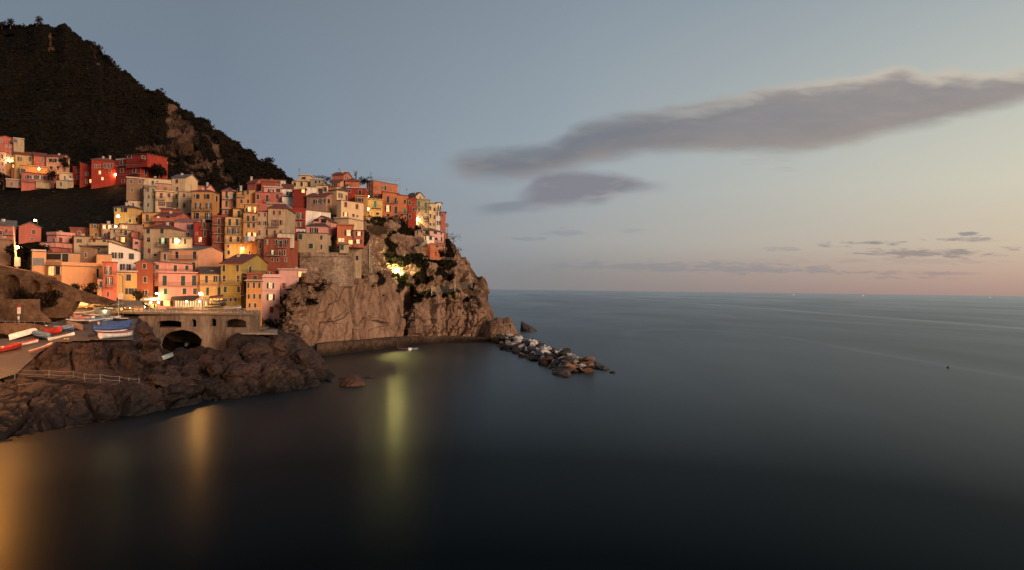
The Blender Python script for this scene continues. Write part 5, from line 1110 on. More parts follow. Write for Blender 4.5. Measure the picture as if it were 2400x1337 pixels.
# rail behind the yard, sign, utility pole
xrail([P(-60,772,139), P(0,768,140), P(80,769,141), P(150,772,142)], 9, 1.35, 'yard_railing', 'thin grey railing behind the upturned boats on the left', cross=False, bars=2, mat=M['steel'], r=.035)
sg = thing('signpost', P(44, 770, 140), 'white notice sign with a red pointed top on a post by the rocks', 'sign'); o0 = sg.location.copy()
a = P(41,736,139.8)-o0; b = P(49,721,139.8)-o0
m = MB(); m.tube([Vector((0,0,-1)), Vector((0,0,P(44,738,140).z-o0.z))], .07); m.build('post', M['steel'], sg)
m = MB(); m.box(a.x, b.x, -.28, -.2, a.z, b.z); m.build('panel', M['white'], sg)
m = MB(); m.hexa([(a.x,-.29,b.z),(b.x,-.29,b.z),(b.x,-.2,b.z),(a.x,-.2,b.z),(a.x+.25,-.29,b.z+.55),(a.x+.3,-.29,b.z+.55),(a.x+.3,-.2,b.z+.55),(a.x+.25,-.2,b.z+.55)]); m.box(a.x-.08,a.x-.005,-.285,-.2,a.z,b.z); m.build('red_edge', simple('red_paint', (.35,.03,.02), .6), sg)
a = P(41.5,749,139.8)-o0; b = P(46,742,139.8)-o0; m = MB(); m.box(a.x,b.x,-.28,-.2,a.z,b.z); m.build('small_panel', M['white'], sg)
up = thing('utility_pole', P(42, 627, 150), 'tall pale utility pole by the coral gabled house', 'utility pole'); o0 = up.location.copy()
m = MB(); m.tube([Vector((0,0,-2)), P(31,531,150)-o0], .22, 8, r2=.13); m.build('pole', simple('pale_pole', (.50,.38,.28), .8), up)
m = MB(); a = P(38,604,149.8)-o0; b = P(47,625,149.8)-o0; m.box(a.x,b.x,-.7,-.1,b.z,a.z); m.build('junction_box', M['trim'], up)
m = MB(); p = P(31.5,536,150)-o0; m.box(p.x-.7,p.x+.7,-.1,.1,p.z,p.z+.1); m.build('crossarm', M['steel'], up)
# flag poles by the cafe
for x, y0, y1, lab in ((278,690,742,'thin pale pole in front of the cream house, left of the pair'),(288,644,740,'tall dark lamp post with a curved top in front of the yellow house')):
    t = thing('pole', P(x, y1, 152), lab, 'pole'); m = MB(); tp = P(x, y0, 152)-t.location
    pts = [Vector((0,0,-.5)), tp] if x == 278 else [Vector((0,0,-.5)), tp-Vector((0,0,.6)), tp+Vector((-.3,0,-.1)), tp+Vector((-1.0,0,0))]
    m.tube(pts, .07, 6); m.build('shaft', M['steel'] if x == 278 else M['iron'], t)
    if x == 278:
        m = MB(); a = P(277,702,151.9)-t.location; b = P(289,688,151.9)-t.location; m.box(a.x,b.x,-.2,-.12,a.z,b.z); m.build('notice_board', M['curtain'], t)
# ------------------------------------------------------------------ boats
def paint(n, c): return simple(n, c, .45, var=.3, scale=1.5)
PA = dict(white=paint('white_hull',(.76,.73,.70)), red=paint('red_hull',(.42,.035,.02)), blue=paint('blue_hull',(.03,.07,.20)), black=paint('black_hull',(.02,.02,.022)), brown=paint('wood_hull',(.26,.16,.10)), green=paint('green_hull',(.05,.10,.06)),
  cyan=paint('light_blue_hull',(.16,.27,.33)), yellow=paint('yellow_hull',(.42,.27,.08)), teal=paint('faded_hull',(.33,.42,.40)), orange=paint('orange_hull',(.42,.14,.06)), grey=paint('grey_interior',(.34,.32,.30)),
  btarp=simple('blue_tarpaulin', (.035,.085,.26), .6, var=.5), rtarp=simple('red_tarpaulin', (.35,.03,.02), .6, var=.5), ltarp=simple('light_blue_tarpaulin', (.14,.26,.38), .6, var=.5), dtarp=simple('dark_tarpaulin', (.03,.03,.035), .6))
def boat(e0, e1, hull, label, trim='red', inner='grey', mode='open', beam=None, h=None, z=None, group=None, roll_=0, name='rowing_boat', lf=rock, D=None, dz=.22, tilt=0):
    if z is not None: a = P(*e0, Dz(*e0, z)); b = P(*e1, Dz(*e1, z))
    elif D: a = P(*e0, D); b = P(*e1, D)
    else: a = P(*e0, lf.D(*e0)); b = P(*e1, lf.D(*e1))
    c = (a+b)/2; d = b-a; L = max(3.6, min(d.length, 9.5)); B = beam or L*.24; Hh = h or .095*L+.12
    root = thing(name, c+Vector((0,0,dz if z is None else -.18)), label, 'boat', group); root.rotation_euler = (roll_, -math.asin(max(-.5, min(.5, d.z/d.length)))+tilt, math.atan2(d.y, d.x))
    N = 14; K = 8; flip = -1 if mode == 'upturned' else 1
    def sec(t, k, inn=0):
        t = max(-1., min(1., t))
        w = B/2*(max(0, 1-max(0, t)**2.4)**.75)*(1-.28*max(0, -t)**2) if mode != 'upturned' else B/2*max(0, 1-abs(t)**2.2)**.8
        w = max(w, .02); sheer = Hh*(1+.28*t*t); keel = Hh*.30*max(0, t)**4
        if inn: w = max(.01, w-.06); keel += .14
        th = PI*k/K; y = -w*math.cos(th)**1 if True else 0; zz = keel+(sheer-keel)*(1-max(0,math.sin(th))**.62)
        x = t*L/2
        return (x, y, zz)
    def surf(inn):
        return [[sec(-1+2*i/N, k, inn) for k in range(K+1)] for i in range(N+1)]
    S0 = surf(0); fl = lambda p: (p[0], p[1], p[2]) if flip > 0 else (p[0], -p[1], Hh*1.15-p[2])
    m = MB()
    for i in range(N):
        for k in range(K): m.face([fl(S0[i][k]), fl(S0[i+1][k]), fl(S0[i+1][k+1]), fl(S0[i][k+1])])
    m.face([fl(p) for p in S0[0]])
    m.build('hull', PA[hull], root, smooth=False)
    m = MB(); g = [S0[i][0] for i in range(N+1)]; g2 = [S0[i][K] for i in range(N+1)]
    m.tube([fl(p) for p in g], .055, 5); m.tube([fl(p) for p in g2], .055, 5); m.tube([fl(g[0]), fl(g2[0])], .05, 5); m.build('gunwale', PA[trim], root)
    if mode == 'open':
        S1 = surf(1); m = MB()
        for i in range(N):
            for k in range(K): m.face([S1[i][k+1], S1[i+1][k+1], S1[i+1][k], S1[i][k]])
        m.build('interior', PA[inner], root)
        for t in (-.55, -.05, .45):
            w = abs(sec(t, 0)[1]); m = MB(); m.box(t*L/2-.14, t*L/2+.14, -w, w, Hh*.72, Hh*.78); m.build('thwart', PA['brown'], root)
    elif mode in ('btarp','rtarp','ltarp','dtarp'):
        m = MB()
        R_ = []
        for i in range(N+1):
            t = -1+2*i/N; w = abs(sec(t, 0)[1])+.07; sh = sec(t, 0)[2]; row = []
            for k in range(7):
                u = -1+2*k/6; edge = .45*Hh if abs(u) > .99 else 0
                row.append((t*L/2*1.01, u*w*1.04, sh+.05-edge+.34*Hh*(1-u*u)*(1-.5*abs(t))+noise.noise(Vector((t*4+L, u*3, L)))*.1))
            R_.append(row)
        for i in range(N):
            for k in range(6): m.face([R_[i][k], R_[i][k+1], R_[i+1][k+1], R_[i+1][k]])
        m.face(R_[0]); m.build('tarpaulin', PA[mode], root)
    if mode in ('upturned',):
        m = MB(); m.tube([fl((-1*L/2*.96,0,.0)), fl((L/2*.6,0,.02)), fl((L/2*.97,0,Hh*.3))], .05, 5); m.build('keel', PA[trim], root)
    return root
boat((22,802),(112,776),'white','long white upturned boat hull, brightest of the left group','white',mode='upturned',beam=1.9,h=.75,dz=.5)
boat((88,806),(28,818),'white','white hulled boat with red inside just below the long upturned hull','red','red','open')
boat((-30,836),(52,818),'red','slim red boat at the left picture edge','red','red','open')
boat((-35,838),(9,824),'yellow','yellow brown wooden dinghy half cut by the left picture edge','white','grey')
boat((72,834),(125,815),'orange','orange boat with a pale interior lying alone on the slipway edge','white','grey','open',dz=.35)
boat((84,792),(118,799),'cyan','light blue boat between the long white hull and the white boat','cyan',mode='ltarp')
boat((116,803),(176,790),'white','white boat with a pale gunwale at the end of the left row','cyan','grey')
boat((108,790),(146,783),'red','boat under a bright red tarpaulin','red',mode='rtarp',h=.9)
boat((130,783),(174,779),'blue','boat under a light blue tarpaulin behind the red covered one','blue',mode='ltarp',h=.9)
boat((156,768),(194,777),'brown','brown upturned wooden boat in the middle of the yard','brown',mode='upturned',dz=.4)
boat((158,760),(208,762),'black','black hulled boat with a white stern in the upper yard','white','grey')
boat((168,753),(214,755),'white','white boat with a dull red cover in the upper yard','white',mode='rtarp')
boat((176,748),(222,750),'white','pale boat with a wine red gunwale nearest the kiosk','red','brown')
boat((196,744),(232,747),'green','green boat with a white bow in front of the lit kiosk','white','green')
boat((245,757),(284,750),'cyan','light blue and white boat at the upper right of the yard','white','cyan')
boat((238,765),(262,766),'white','small white dinghy behind the blue covered boats','white','grey')
boat((236,771),(310,766),'blue','rear one of the two boats under deep blue tarpaulins','blue',mode='btarp',h=.8)
boat((218,782),(304,778),'blue','front one of the two boats under deep blue tarpaulins, largest cover','blue',mode='btarp',h=.95)
boat((224,789),(298,786),'black','dark boat with a pale gunwale below the blue tarpaulin','white','brown')
boat((236,797),(310,791),'white','white boat with a red stripe at the front of the right row','red','brown')
boat((396,728),(424,727),'brown','dark wooden boat on the square left of the restaurant wall','white','brown',D=155,dz=.1)
boat((424,728),(450,727),'yellow','yellowish wooden boat on the square under the restaurant windows','brown','brown',D=155,dz=.1)
boat((490,724),(508,723),'green','small dark boat on the square in front of the yellow house','yellow',mode='dtarp',D=158,dz=.1)
boat((500,722),(528,720),'black','black boat with a raised bow on the square','black',mode='dtarp',D=160,dz=.2,h=1.2)
boat((532,726),(562,724),'white','black covered boat with a white hull on the square','white',mode='dtarp',D=157,dz=.1)
boat((372,856),(408,840),'teal','pale teal upturned skiff on the rocks under the bridge arch','teal',mode='upturned',beam=1.5,h=.5,dz=.8)
boat((430,826),(449,804),'teal','second pale skiff higher up inside the dark gully','teal',mode='upturned',beam=1.2,h=.5,dz=.8)
boat((961,822),(931,818),'white','white rowing boat with red inside moored at the quay','red','red',z=0)
boat((975,819),(966,820),'cyan','light blue dinghy moored beside the white rowing boat','cyan','grey',z=0)
# far boats on the sea
for x, y, L, lab in ((2320,697.5,26,'tiny bright white boat on the horizon at the far right'),(1860,691,18,'tiny boat speck on the horizon, middle one of three'),(2022,692.5,18,'tiny boat speck on the horizon right of the middle one')):
    D = min(6500, Dz(x, y, 0)); q = P(x, y, D); q.z = 0; t = thing('motor_boat', q, lab, 'boat'); s = D/2600
    m = MB(); m.hexa([(-4*s,-1*s,0),(4*s,-1*s,0),(4*s,1*s,0),(-4*s,1*s,0),(-4.4*s,-1.3*s,1.8*s),(6*s,-.4*s,2.2*s),(6*s,.4*s,2.2*s),(-4.4*s,1.3*s,1.8*s)]); m.build('hull', M['white'], t)
    m = MB(); m.box(-2.4*s,1.6*s,-.9*s,.9*s,1.9*s,3.6*s); m.build('cabin', M['white'], t)
q = P(2222, 863, Dz(2222,863,0)); t = thing('buoy', Vector((q.x,q.y,0)), 'small dark buoy floating alone on the open sea', 'buoy'); m = MB(); m.ball((0,0,.12), .34, n=10); m.build('float', M['iron'], t); m = MB(); m.tube([(0,0,.4),(0,0,.8)], .05); m.build('mast', M['iron'], t)
boat((206,757),(240,753),'white','small white boat with a blue cover between the two rows of boats','blue',mode='ltarp')
boat((182,741),(212,738),'brown','brown wooden boat highest in the yard under the floodlight','white','brown')
boat((262,753),(300,757),'black','narrow dark boat just behind the blue covered pair','white','grey')
for px, py, D, lab in ((152,801,None,'pair of yellow buoys on the ground at the end of the left boat row'),(214,792,None,'coiled net heap beside the right boat row')):
    q = P(px, py, rock.D(px, py)); t = thing('buoy_pair' if px == 152 else 'net_heap', q+Vector((0,0,.25)), lab, 'buoys' if px == 152 else 'fishing net')
    if px == 152:
        for k in range(2): m = MB(); m.ball((k*.55,0,.2), .22, n=8); m.build('buoy', PA['yellow'], t)
    else:
        m = MB(); r = random.Random(2)
        for k in range(9): m.tube([Vector((.6*math.cos(a*.8+k)*(1-k*.06), .45*math.sin(a*.8+k), .05+k*.05)) for a in range(8)], .05, 4)
        m.build('net', M['iron'], t)
# ------------------------------------------------------------------ restaurants, lamps, plants and small things
def rbox(t, name, mat, x0, x1, y0, y1, D0, D1, parent=None):
    o = t.location; a = P(x0, y1, D0)-o; b = P(x1, y0, D0)-o; m = MB(); m.box(a.x, b.x, D0-o.y, D1-o.y, a.z, b.z); return m.build(name, mat, parent or t)
warmwall = simple('warm_interior', (.60,.36,.16), .8)
canvas = simple('grey_canvas', (.16,.135,.11), .9); creamc = simple('cream_canvas', (.50,.40,.28), .9)
def point(parent, loc, W, col, r=.25):
    d = bpy.data.lights.new('bulb_light', 'POINT'); d.energy = W; d.color = col; d.shadow_soft_size = r
    o = bpy.data.objects.new('bulb_light', d); C.objects.link(o); o.parent = parent; o.location = loc; return o
LC = dict(q=(1,.40,.10), c=(1,.80,.28), h=(1,.62,.26), y=(1,.78,.30), o=(1,.42,.14), w=(1,.72,.40), s=(1,.55,.22))
# long canopy restaurant
rs = thing('canopy_restaurant', P(280, 742, 158), 'open restaurant pavilion glowing orange under a long grey canopy', 'restaurant'); o0 = rs.location.copy()
m = MB(); a = P(204,717,156)-o0; b = P(336,719,156)-o0; c = P(332,706,163)-o0; d = P(206,706,163)-o0; m.slab([a,b,c,d], .15); m.build('canopy', canvas, rs)
m = MB(); m.box(a.x,b.x,-2.12,-2.02,min(a.z,b.z)-.35,a.z+.1); m.build('valance', canvas, rs)
rbox(rs,'back_wall',warmwall,266,338,716,744,163.5,163.7); rbox(rs,'counter',M['wood'],268,334,735,744,158,158.6)
for x in (266,280,296,312,326,337): 
    m = MB(); p = P(x,742,156.4)-o0; q = P(x,718,156.4)-o0; m.tube([p,q], .09, 6); m.build('post', M['wood'], rs)
for i, (x, y) in enumerate(((272,723),(283,722),(293,721),(305,722),(318,720.5),(329,720))):
    m = MB(); p = P(x,y,159)-o0; m.ball((p.x,p.y,p.z), .14); b_ = m.build('lamp', M['bulb_s'], rs); 
    point(b_, p+Vector((0,-.1,-.35)), 130, LC['s'], .2)
for i in range(14):
    x = 270+i*4.9; p = P(x, 738+2*(i%2), 157+i%3)-o0; m = MB(); m.box(p.x-.35,p.x+.35,p.y-.3,p.y+.3,p.z,p.z+.08); m.tube([(p.x,p.y,p.z-.8),(p.x,p.y,p.z)], .05); m.build('table', M['wood'] if i%3 else M['cloth'], rs)
# kiosk
kk = thing('kiosk', P(242, 748, 155), 'lit white kiosk with a deep blue front beside the green boat', 'kiosk'); o0 = kk.location.copy()
rbox(kk,'back_wall',simple('pale_interior',(.62,.56,.44),.8),220,266,714,746,159,159.2); rbox(kk,'blue_front',paint('blue_board',(.01,.04,.16)),221,265,735,746,155.2,155.6); rbox(kk,'roof',canvas,214,268,712,716,154.5,159.4)
for x0,x1 in ((218,221.5),(264.5,267)): rbox(kk,'side_wall',M['iron'],x0,x1,716,746,155.2,159)
p = P(246,719.5,156.5)-o0; m = MB(); m.ball((p.x,p.y,p.z), .2); b_ = m.build('lamp', M['bulb_w'], kk); point(b_, p+Vector((0,-.1,-.4)), 260, (1,.85,.5), .2)
rbox(kk,'counter_goods',M['cloth'],226,238,731,735,156,156.4)
# white shed left of the kiosk
sh = thing('white_shed', P(190, 740, 157), 'white walled shed with a bright fascia under the strong floodlight', 'shed')
rbox(sh,'fascia',M['white'],177,205,706,717,156.5,160); rbox(sh,'wall',plaster(COL['cream']),179,204,717,744,157.2,160); rbox(sh,'opening',M['pane'],186,200,721,744,157.1,157.25) ; rbox(sh,'cupboard',M['white'],174,184,728,741,155.5,156.4)
# awning restaurant under the pink house
aw = thing('awning_restaurant', P(440, 722, 172), 'restaurant front with warm lit windows under a dark awning', 'restaurant'); o0 = aw.location.copy()
m = MB(); a = P(400,704,171)-o0; b = P(467,706,171)-o0; c = P(466,694.5,177)-o0; d = P(404,693.5,177)-o0; m.slab([a,b,c,d], .12); m.build('awning', simple('brown_canvas', (.07,.045,.035), .9), aw)
rbox(aw,'base_wall',M['trim'],408,488,719,726,172.6,173.2); rbox(aw,'lit_windows',M['litw'],409,486,706.5,719,174.2,174.3)
for i in range(14): rbox(aw,'mullion',M['wood'],408.5+i*5.8,409.6+i*5.8,704,719,173.9,174.1)
for x, W in ((438,120),(468,80)):
    p = P(x,706.5,171.3)-o0; m = MB(); m.ball((p.x,p.y,p.z), .2); b_ = m.build('lamp', M['bulb_w'], aw); point(b_, p+Vector((0,-.3,-.2)), W, LC['w'], .2)
pa = thing('parasol', P(474, 724, 168), 'cream square parasol right of the dark awning', 'parasol'); o0 = pa.location.copy()
m = MB(); a = P(461,705,168)-o0; b = P(489,705,168)-o0; tpt = P(474,694,168)-o0; w = (b.x-a.x)/2; cx = (a.x+b.x)/2
for s0 in ((-w,-w,w,-w),(w,-w,w,w),(w,w,-w,w),(-w,w,-w,-w)): m.face([(cx+s0[0],s0[1],a.z),(cx+s0[2],s0[3],a.z),(tpt.x,0,tpt.z)])
m.build('canopy', creamc, pa); m = MB(); m.tube([(cx,0,0),(cx,0,tpt.z)], .05); m.build('pole', M['wood'], pa)
# veranda cafe in front of the yellow house
cf = thing('veranda_cafe', P(506, 720, 170), 'small timber veranda with orange lit glazing before the yellow house', 'restaurant'); o0 = cf.location.copy()
m = MB(); a = P(489,700,168)-o0; b = P(524,697,168)-o0; c = P(523,692,176)-o0; d = P(492,696,176)-o0; m.slab([a,b,c,d], .15); m.build('roof', M['rtile'], cf)
rbox(cf,'lit_glazing',M['lit'],491,522,701,713,173,173.1)
for x in (490,498,506,514,522): rbox(cf,'post',M['wood'],x-.6,x+.6,699,722,170,170.25)
rbox(cf,'rail',M['wood'],490,523,712,713.5,169.9,170.1); rbox(cf,'lower_wall',M['wood'],490,523,714,722,171,171.3)
# bright passage beside the red brown house
pg = thing('covered_passage', P(350, 728, 172), 'brightly lit bar entrance under a white sheet canopy', 'bar entrance'); o0 = pg.location.copy()
rbox(pg,'back_wall',warmwall,334,372,706,730,175,175.2); rbox(pg,'lit_menu_wall',M['litw'],336,350,711,716,174.7,174.9); rbox(pg,'doorway',M['lit'],352,366,713,729,174.6,174.8)
m = MB(); a = P(328,705,170)-o0; b = P(372,706,170)-o0; c = P(372,699,175)-o0; d = P(330,699,175)-o0; m.slab([a,b,c,d], .1); m.build('canopy', M['cloth'], pg)
for x, y, W in ((353,709,110),(371,709,100),(338,720,50)):
    p = P(x,y,170.3)-o0; m = MB(); m.ball((p.x,p.y,p.z), .24); b_ = m.build('lamp', M['bulb_w'], pg); point(b_, p+Vector((0,-.1,-.35)), W, (1,.74,.38), .2)
# people, a few dark standing figures at the bar
def person(px, py, D, label, h=1.72, turn=0, cloth=(.03,.03,.035)):
    q = P(px, py, D); t = thing('person', q, label, 'person'); t.rotation_euler = (0,0,turn)
    V = [(0,0,.92),(0,0,1.15),(0,0,1.42),(0,.0,1.52),(0,-.02,1.66),(0,-.02,1.72),(.09,0,.88),(.10,-.02,.48),(.11,.03,.06),(.11,-.1,.03),(-.09,0,.88),(-.12,.04,.48),(-.14,.12,.06),(-.14,.0,.03),(.19,0,1.40),(.24,.03,1.12),(.22,-.10,.88),(-.19,0,1.40),(-.25,.02,1.12),(-.23,-.08,.88)]
    E = [(0,1),(1,2),(2,3),(3,4),(4,5),(0,6),(6,7),(7,8),(8,9),(0,10),(10,11),(11,12),(12,13),(2,14),(14,15),(15,16),(2,17),(17,18),(18,19)]
    Rr = [.15,.14,.16,.06,.10,.085,.09,.06,.045,.04,.09,.06,.045,.04,.06,.045,.035,.06,.045,.035]
    me = bpy.data.meshes.new('body'); me.from_pydata([(a*h/1.72,b*h/1.72,c*h/1.72) for a,b,c in V], E, []); me.materials.append(simple('clothes', cloth, .9))
    o = bpy.data.objects.new('body', me); C.objects.link(o); o.parent = t
    sk = o.modifiers.new('skin', 'SKIN')
    for i, v in enumerate(me.skin_vertices[0].data): v.radius = (Rr[i], Rr[i]*.8); v.use_root = i == 0
    ss_ = o.modifiers.new('sub', 'SUBSURF'); ss_.levels = 1; ss_.render_levels = 1
    m = MB(); m.ball((0,.0,1.70*h/1.72), .115, n=8); m.build('hair', simple('hair', (.02,.012,.01), .8), t)
person(344,729,167,'person in dark clothes standing at the lit bar entrance, left of two')
person(362,729,168,'person in dark clothes walking by the lit bar entrance, right of two',turn=1.2,cloth=(.06,.03,.03))
# ---- street lamps
def lamp(px, py, D, kind, W, label, pole=None, wall=None, r=.26, group=None):
    q = P(px, py, D)
    if pole: base = Vector((q.x+.5, q.y+.3, q.z-pole))
    else: base = Vector((q.x+.1, q.y+1.1, q.z-.1))
    t = thing('street_lamp', base, label, 'street lamp', group); c = q-base
    m = MB()
    if pole: m.tube([Vector((0,0,-1)), Vector((0,0,pole+.25)), Vector((c.x,c.y,c.z+.35))], .06, 6)
    else: m.tube([Vector((0,.3,0)), Vector((0,0,.35)), c+Vector((0,0,.3))], .045, 6)
    m.build('pole' if pole else 'bracket', M['iron'], t)
    hd = MB(); hd.v = []; n = 10
    hd.tube([c+Vector((0,0,.34)), c+Vector((0,0,.20))], .08, n, r2=.30); h = hd.build('lamp_head', M['iron'], t)
    b = MB(); b.ball(tuple(c), r, n=10); b.build('bulb', M['bulb_'+kind], h)
    point(t, c+Vector((0,-.35,-.30)), W, LC[kind], .25)
lamp(932,632,253,'c',900,'brilliant street lamp on the cliff path lighting green bushes',pole=3.2,r=.36)
lamp(172,702,150,'h',2200,'strong floodlight on the masonry wall above the white shed',r=.4)
lamp(470,689,158,'h',900,'bright street lamp standing before the corner of the coral pink house',pole=3.9,r=.34)
lamp(862,490,262,'w',1700,'bright street lamp beside the yellow cliff row house, lower of two',r=.42)
lamp(863,461,264,'y',1300,'smaller street lamp above the yellow cliff row house',r=.3)
lamp(979,513,284,'w',1500,'bright street lamp between the dark red and the grey beige cliff houses',r=.42)
lamp(277,507,207,'y',1600,'yellow street lamp at the corner of the yellow lit house',r=.36)
lamp(271,410,288,'o',1100,'orange street lamp in front of the big red building',r=.42)
lamp(91,396,292,'o',1600,'orange street lamp in the middle of the upper hamlet',r=.34)
lamp(21,375,300,'w',900,'terrace lamp by the lit kitchen window of the upper hamlet',r=.3)
lamp(82,517,198,'y',700,'lone street lamp on the dark slope above the coral gabled house',pole=4,r=.3)
lamp(41,580,148.5,'o',2200,'orange lamp on the tall utility pole',r=.3)
lamp(367,688,173,'y',900,'small yellow lamp between the red brown and coral pink houses',r=.26)
lamp(418,565,186,'w',450,'dazzling white lamp outside the beige wing window',r=.3)
lamp(271,532,197,'w',350,'lamp beside the lit windows of the mauve house',r=.24)
lamp(569,583,201,'o',380,'orange lamp over the tall yellow house door',r=.26)
lamp(-22,592,112,'q',900,'orange street lamp by the path at the left, outside the picture',pole=4,r=.6)
# ---- vegetation
def leafmat(name, cols):
    m, nt, b = newmat(name); oi = nt.noise(pos(nt), .5, 4, .7)
    nt.lk(nt.ramp(oi, [(.36, cols[0]), (.5, cols[1]), (.66, cols[2])]), b.inputs['Base Color']); b.inputs['Roughness'].default_value = .85; b.inputs['Specular IOR Level'].default_value = .1
    return m
lfG = leafmat('foliage', [(.006,.007,.003),(.018,.020,.007),(.045,.042,.013)]); lfB = leafmat('dry_scrub', [(.004,.0035,.002),(.011,.008,.004),(.032,.018,.008)])
lfL = leafmat('fresh_foliage', [(.012,.020,.005),(.03,.05,.011),(.06,.085,.02)])  # greener, paler foliage copy; the path lamp's light is put into the leaf colour
class Leaves:
    def __init__(s): s.v = []; s.f = []
    def clump(s, c, rad, n, size, rnd, sq=.8):
        for _ in range(n):
            d = Vector((rnd.gauss(0,1), rnd.gauss(0,1), rnd.gauss(0,1))).normalized()*rad*rnd.uniform(.45,1.05); d.z *= sq
            a = Vector((rnd.uniform(-1,1), rnd.uniform(-1,1), rnd.uniform(-1,1))).normalized(); b = a.cross(Vector((rnd.uniform(-1,1), rnd.uniform(-1,1), .3))).normalized()
            k = size*rnd.uniform(.6,1.4); p = c+d; i = len(s.v)
            s.v += [tuple(p-a*k), tuple(p+b*k*.55), tuple(p+a*k), tuple(p-b*k*.55)]; s.f.append((i,i+1,i+2,i+3))
    def build(s, name, mat, parent=None):
        me = bpy.data.meshes.new(name); me.from_pydata(s.v, [], s.f); me.materials.append(mat); o = bpy.data.objects.new(name, me); C.objects.link(o)
        if parent: o.parent = parent
        return o
rnd = random.Random(3)
L = Leaves(); nr, nc = hillcov.shape
for _ in range(9500):
    i = rnd.randrange(6, nr); j = rnd.randrange(10, nc)
    px, py = hillS[i, j]
    if hillcov[i, j] < .7 or noise.noise(Vector((px*.03, py*.03, 8))) < -.35: continue
    p = Vector(hillG[i, j]); k = p.y/300; edge = i > nr-4
    if edge and rnd.random() < .5: continue
    r_ = rnd.uniform(.6, 1.6)*k*(.7 if edge else 1); L.clump(p+Vector((0,0,r_*.1)), r_, 18, .36*k, rnd, .5)
for j in range(0, nc):                       # a ragged fringe of scrub along the skyline
    for _ in range(2):
        p = Vector(hillG[-1, j]); k = p.y/300
        g = noise.noise(Vector((j*.11, 0, 4)))
        if g > -.15: L.clump(p+Vector((rnd.uniform(-1.5,1.5), 0, .2)), rnd.uniform(.5,1.6)*k*(.6+max(0,g)*1.6), 16, .4*k, rnd)
tag(L.build('hillside_scrub', lfB), 'dense dark scrub covering the mountainside', 'scrub', kind='stuff')
L = Leaves(); L2 = Leaves(); nr, nc = headcov.shape
for _ in range(16000):
    i = rnd.randrange(8, nr-6); j = rnd.randrange(0, nc); px, py = headS[i, j]; c = headcov[i, j]
    p = Vector(headG[i, j])
    if px > 845:
        if 962 < px < 1045 and py < 592: continue
        if c < .38 or rnd.random() > .38: continue
        k = 1
    elif px < 560 and py < 700:
        if not (py < 540 and px < 300 or rnd.random() < .1): continue
    elif 690 > px > 560 and py > 740:
        if rnd.random() > .12: continue
    else: continue
    (L if noise.noise(p*.05) > -.05 else L2).clump(p, rnd.uniform(.35, 1.15), 14, .26, rnd, .7)
tag(L.build('headland_shrubs', lfG), 'low green shrubs growing over the headland terraces', 'shrubs', kind='stuff')
tag(L2.build('headland_dry_scrub', lfB), 'dry brown scrub on the headland slope and dark valley side', 'scrub', kind='stuff')
def tree(px, py, D, h, cr, label, mat=lfB, name='tree', n=420, sq=.75, bare=False, cat='tree'):
    b = P(px, py, D)
    if name == 'bush':
        r = random.Random(int(px)); L = Leaves()
        for k in range(9): L.clump(Vector((r.uniform(-.7,.7)*cr, r.uniform(-.5,.5)*cr, r.uniform(.0,.75)*h*.7)), cr*r.uniform(.3,.55), n//9, cr*.085, r, sq)
        o = L.build('bush', mat); o.location = b; tag(o, label, cat); return
    t = thing(name, b, label, cat); m = MB(); r = random.Random(int(px*7+py))
    m.tube([(0,0,-1),(0.05*h,0,h*.35),(0,0,h*.62)], .035*h, 7, r2=.015*h)
    for k in range(5 if not bare else 14):
        a = r.uniform(0, 2*PI); e = Vector((math.cos(a)*cr*r.uniform(.4,.9), math.sin(a)*cr*.8, h*r.uniform(.6,.98))); m.tube([Vector((0,0,h*r.uniform(.3,.55))), e*.6+Vector((0,0,h*.22)), e], .012*h, 5, r2=.004*h)
    m.build('trunk', M['wood'], t)
    L = Leaves()
    for k in range(7 if not bare else 5):
        a = r.uniform(0, 2*PI); rr = cr*r.uniform(.1,.62); L.clump(Vector((math.cos(a)*rr, math.sin(a)*rr, h*(.58+.28*r.uniform(-1,1)))), cr*r.uniform(.35,.6), n//7, cr*(.10 if not bare else .06), r, sq)
    L.build('crown', mat, t)
tree(24,66,612,9,5.0,'round pine standing alone on the mountain top'); tree(4,66,615,7,4.0,'pine at the left picture edge on the mountain top'); tree(90,60,604,7,5.0,'low bushy tree beside the mast on the summit')
tree(372,222,495,5.5,3.2,'spindly tree on the ridge line below the summit, upper of two'); tree(418,252,466,3.5,2.4,'small bush on the ridge line, lower of two'); tree(449,274,447,4,3,'round bush on the ridge above the bare gully'); tree(478,290,430,4,2.8,'bush right of the gully head on the ridge'); 
tree(632,386,343,4,3,'bush near the lower end of the mountain ridge')
tree(372,420,284,7,4.6,'dark spreading tree in front of the big red building',n=1200); tree(124,436,288,7,2.6,'dark cypress between the white garden wall and the villa',sq=1.6,n=700); tree(152,398,300,6,3.2,'dark tree behind the upper hamlet row',n=600); tree(8,440,288,6,4,'dark tree at the left end under the upper hamlet',n=700)
for px, py, h, cr, lab in ((746,424,3,1.9,'first low bush on the skyline right of the flat roofed hut'),(758,425,3.4,1.6,'second low bush on the village skyline'),(772,425,2.8,2.2,'third low bush left of the crest gable'),(834,428,4.8,1.1,'tall thin tree right of the crest gable'),(846,430,3.2,2.6,'rounded bush left of the scaffolded building'),(858,430,3.2,3.0,'darkest bush touching the scaffolded building')):
    tree(px, py, 263, h, cr, lab, bare=cr < 1.5, n=420, **({} if cr < 1.5 else dict(name='bush', cat='bush')))
tree(1062,572,284,4.5,4.5,'leafless tree leaning out over the cape edge',bare=True,n=60); tree(1074,598,281,3.5,3.2,'bare shrub on the cape edge beside the iron frame',bare=True,n=90)
tree(62,606,172,5,4.4,'dark bush between the utility pole and the coral gabled house',n=1400,name='bush',cat='bush'); tree(52,634,162,3.4,2.6,'dark bush at the left foot of the wide orange villa',n=900,name='bush',cat='bush')
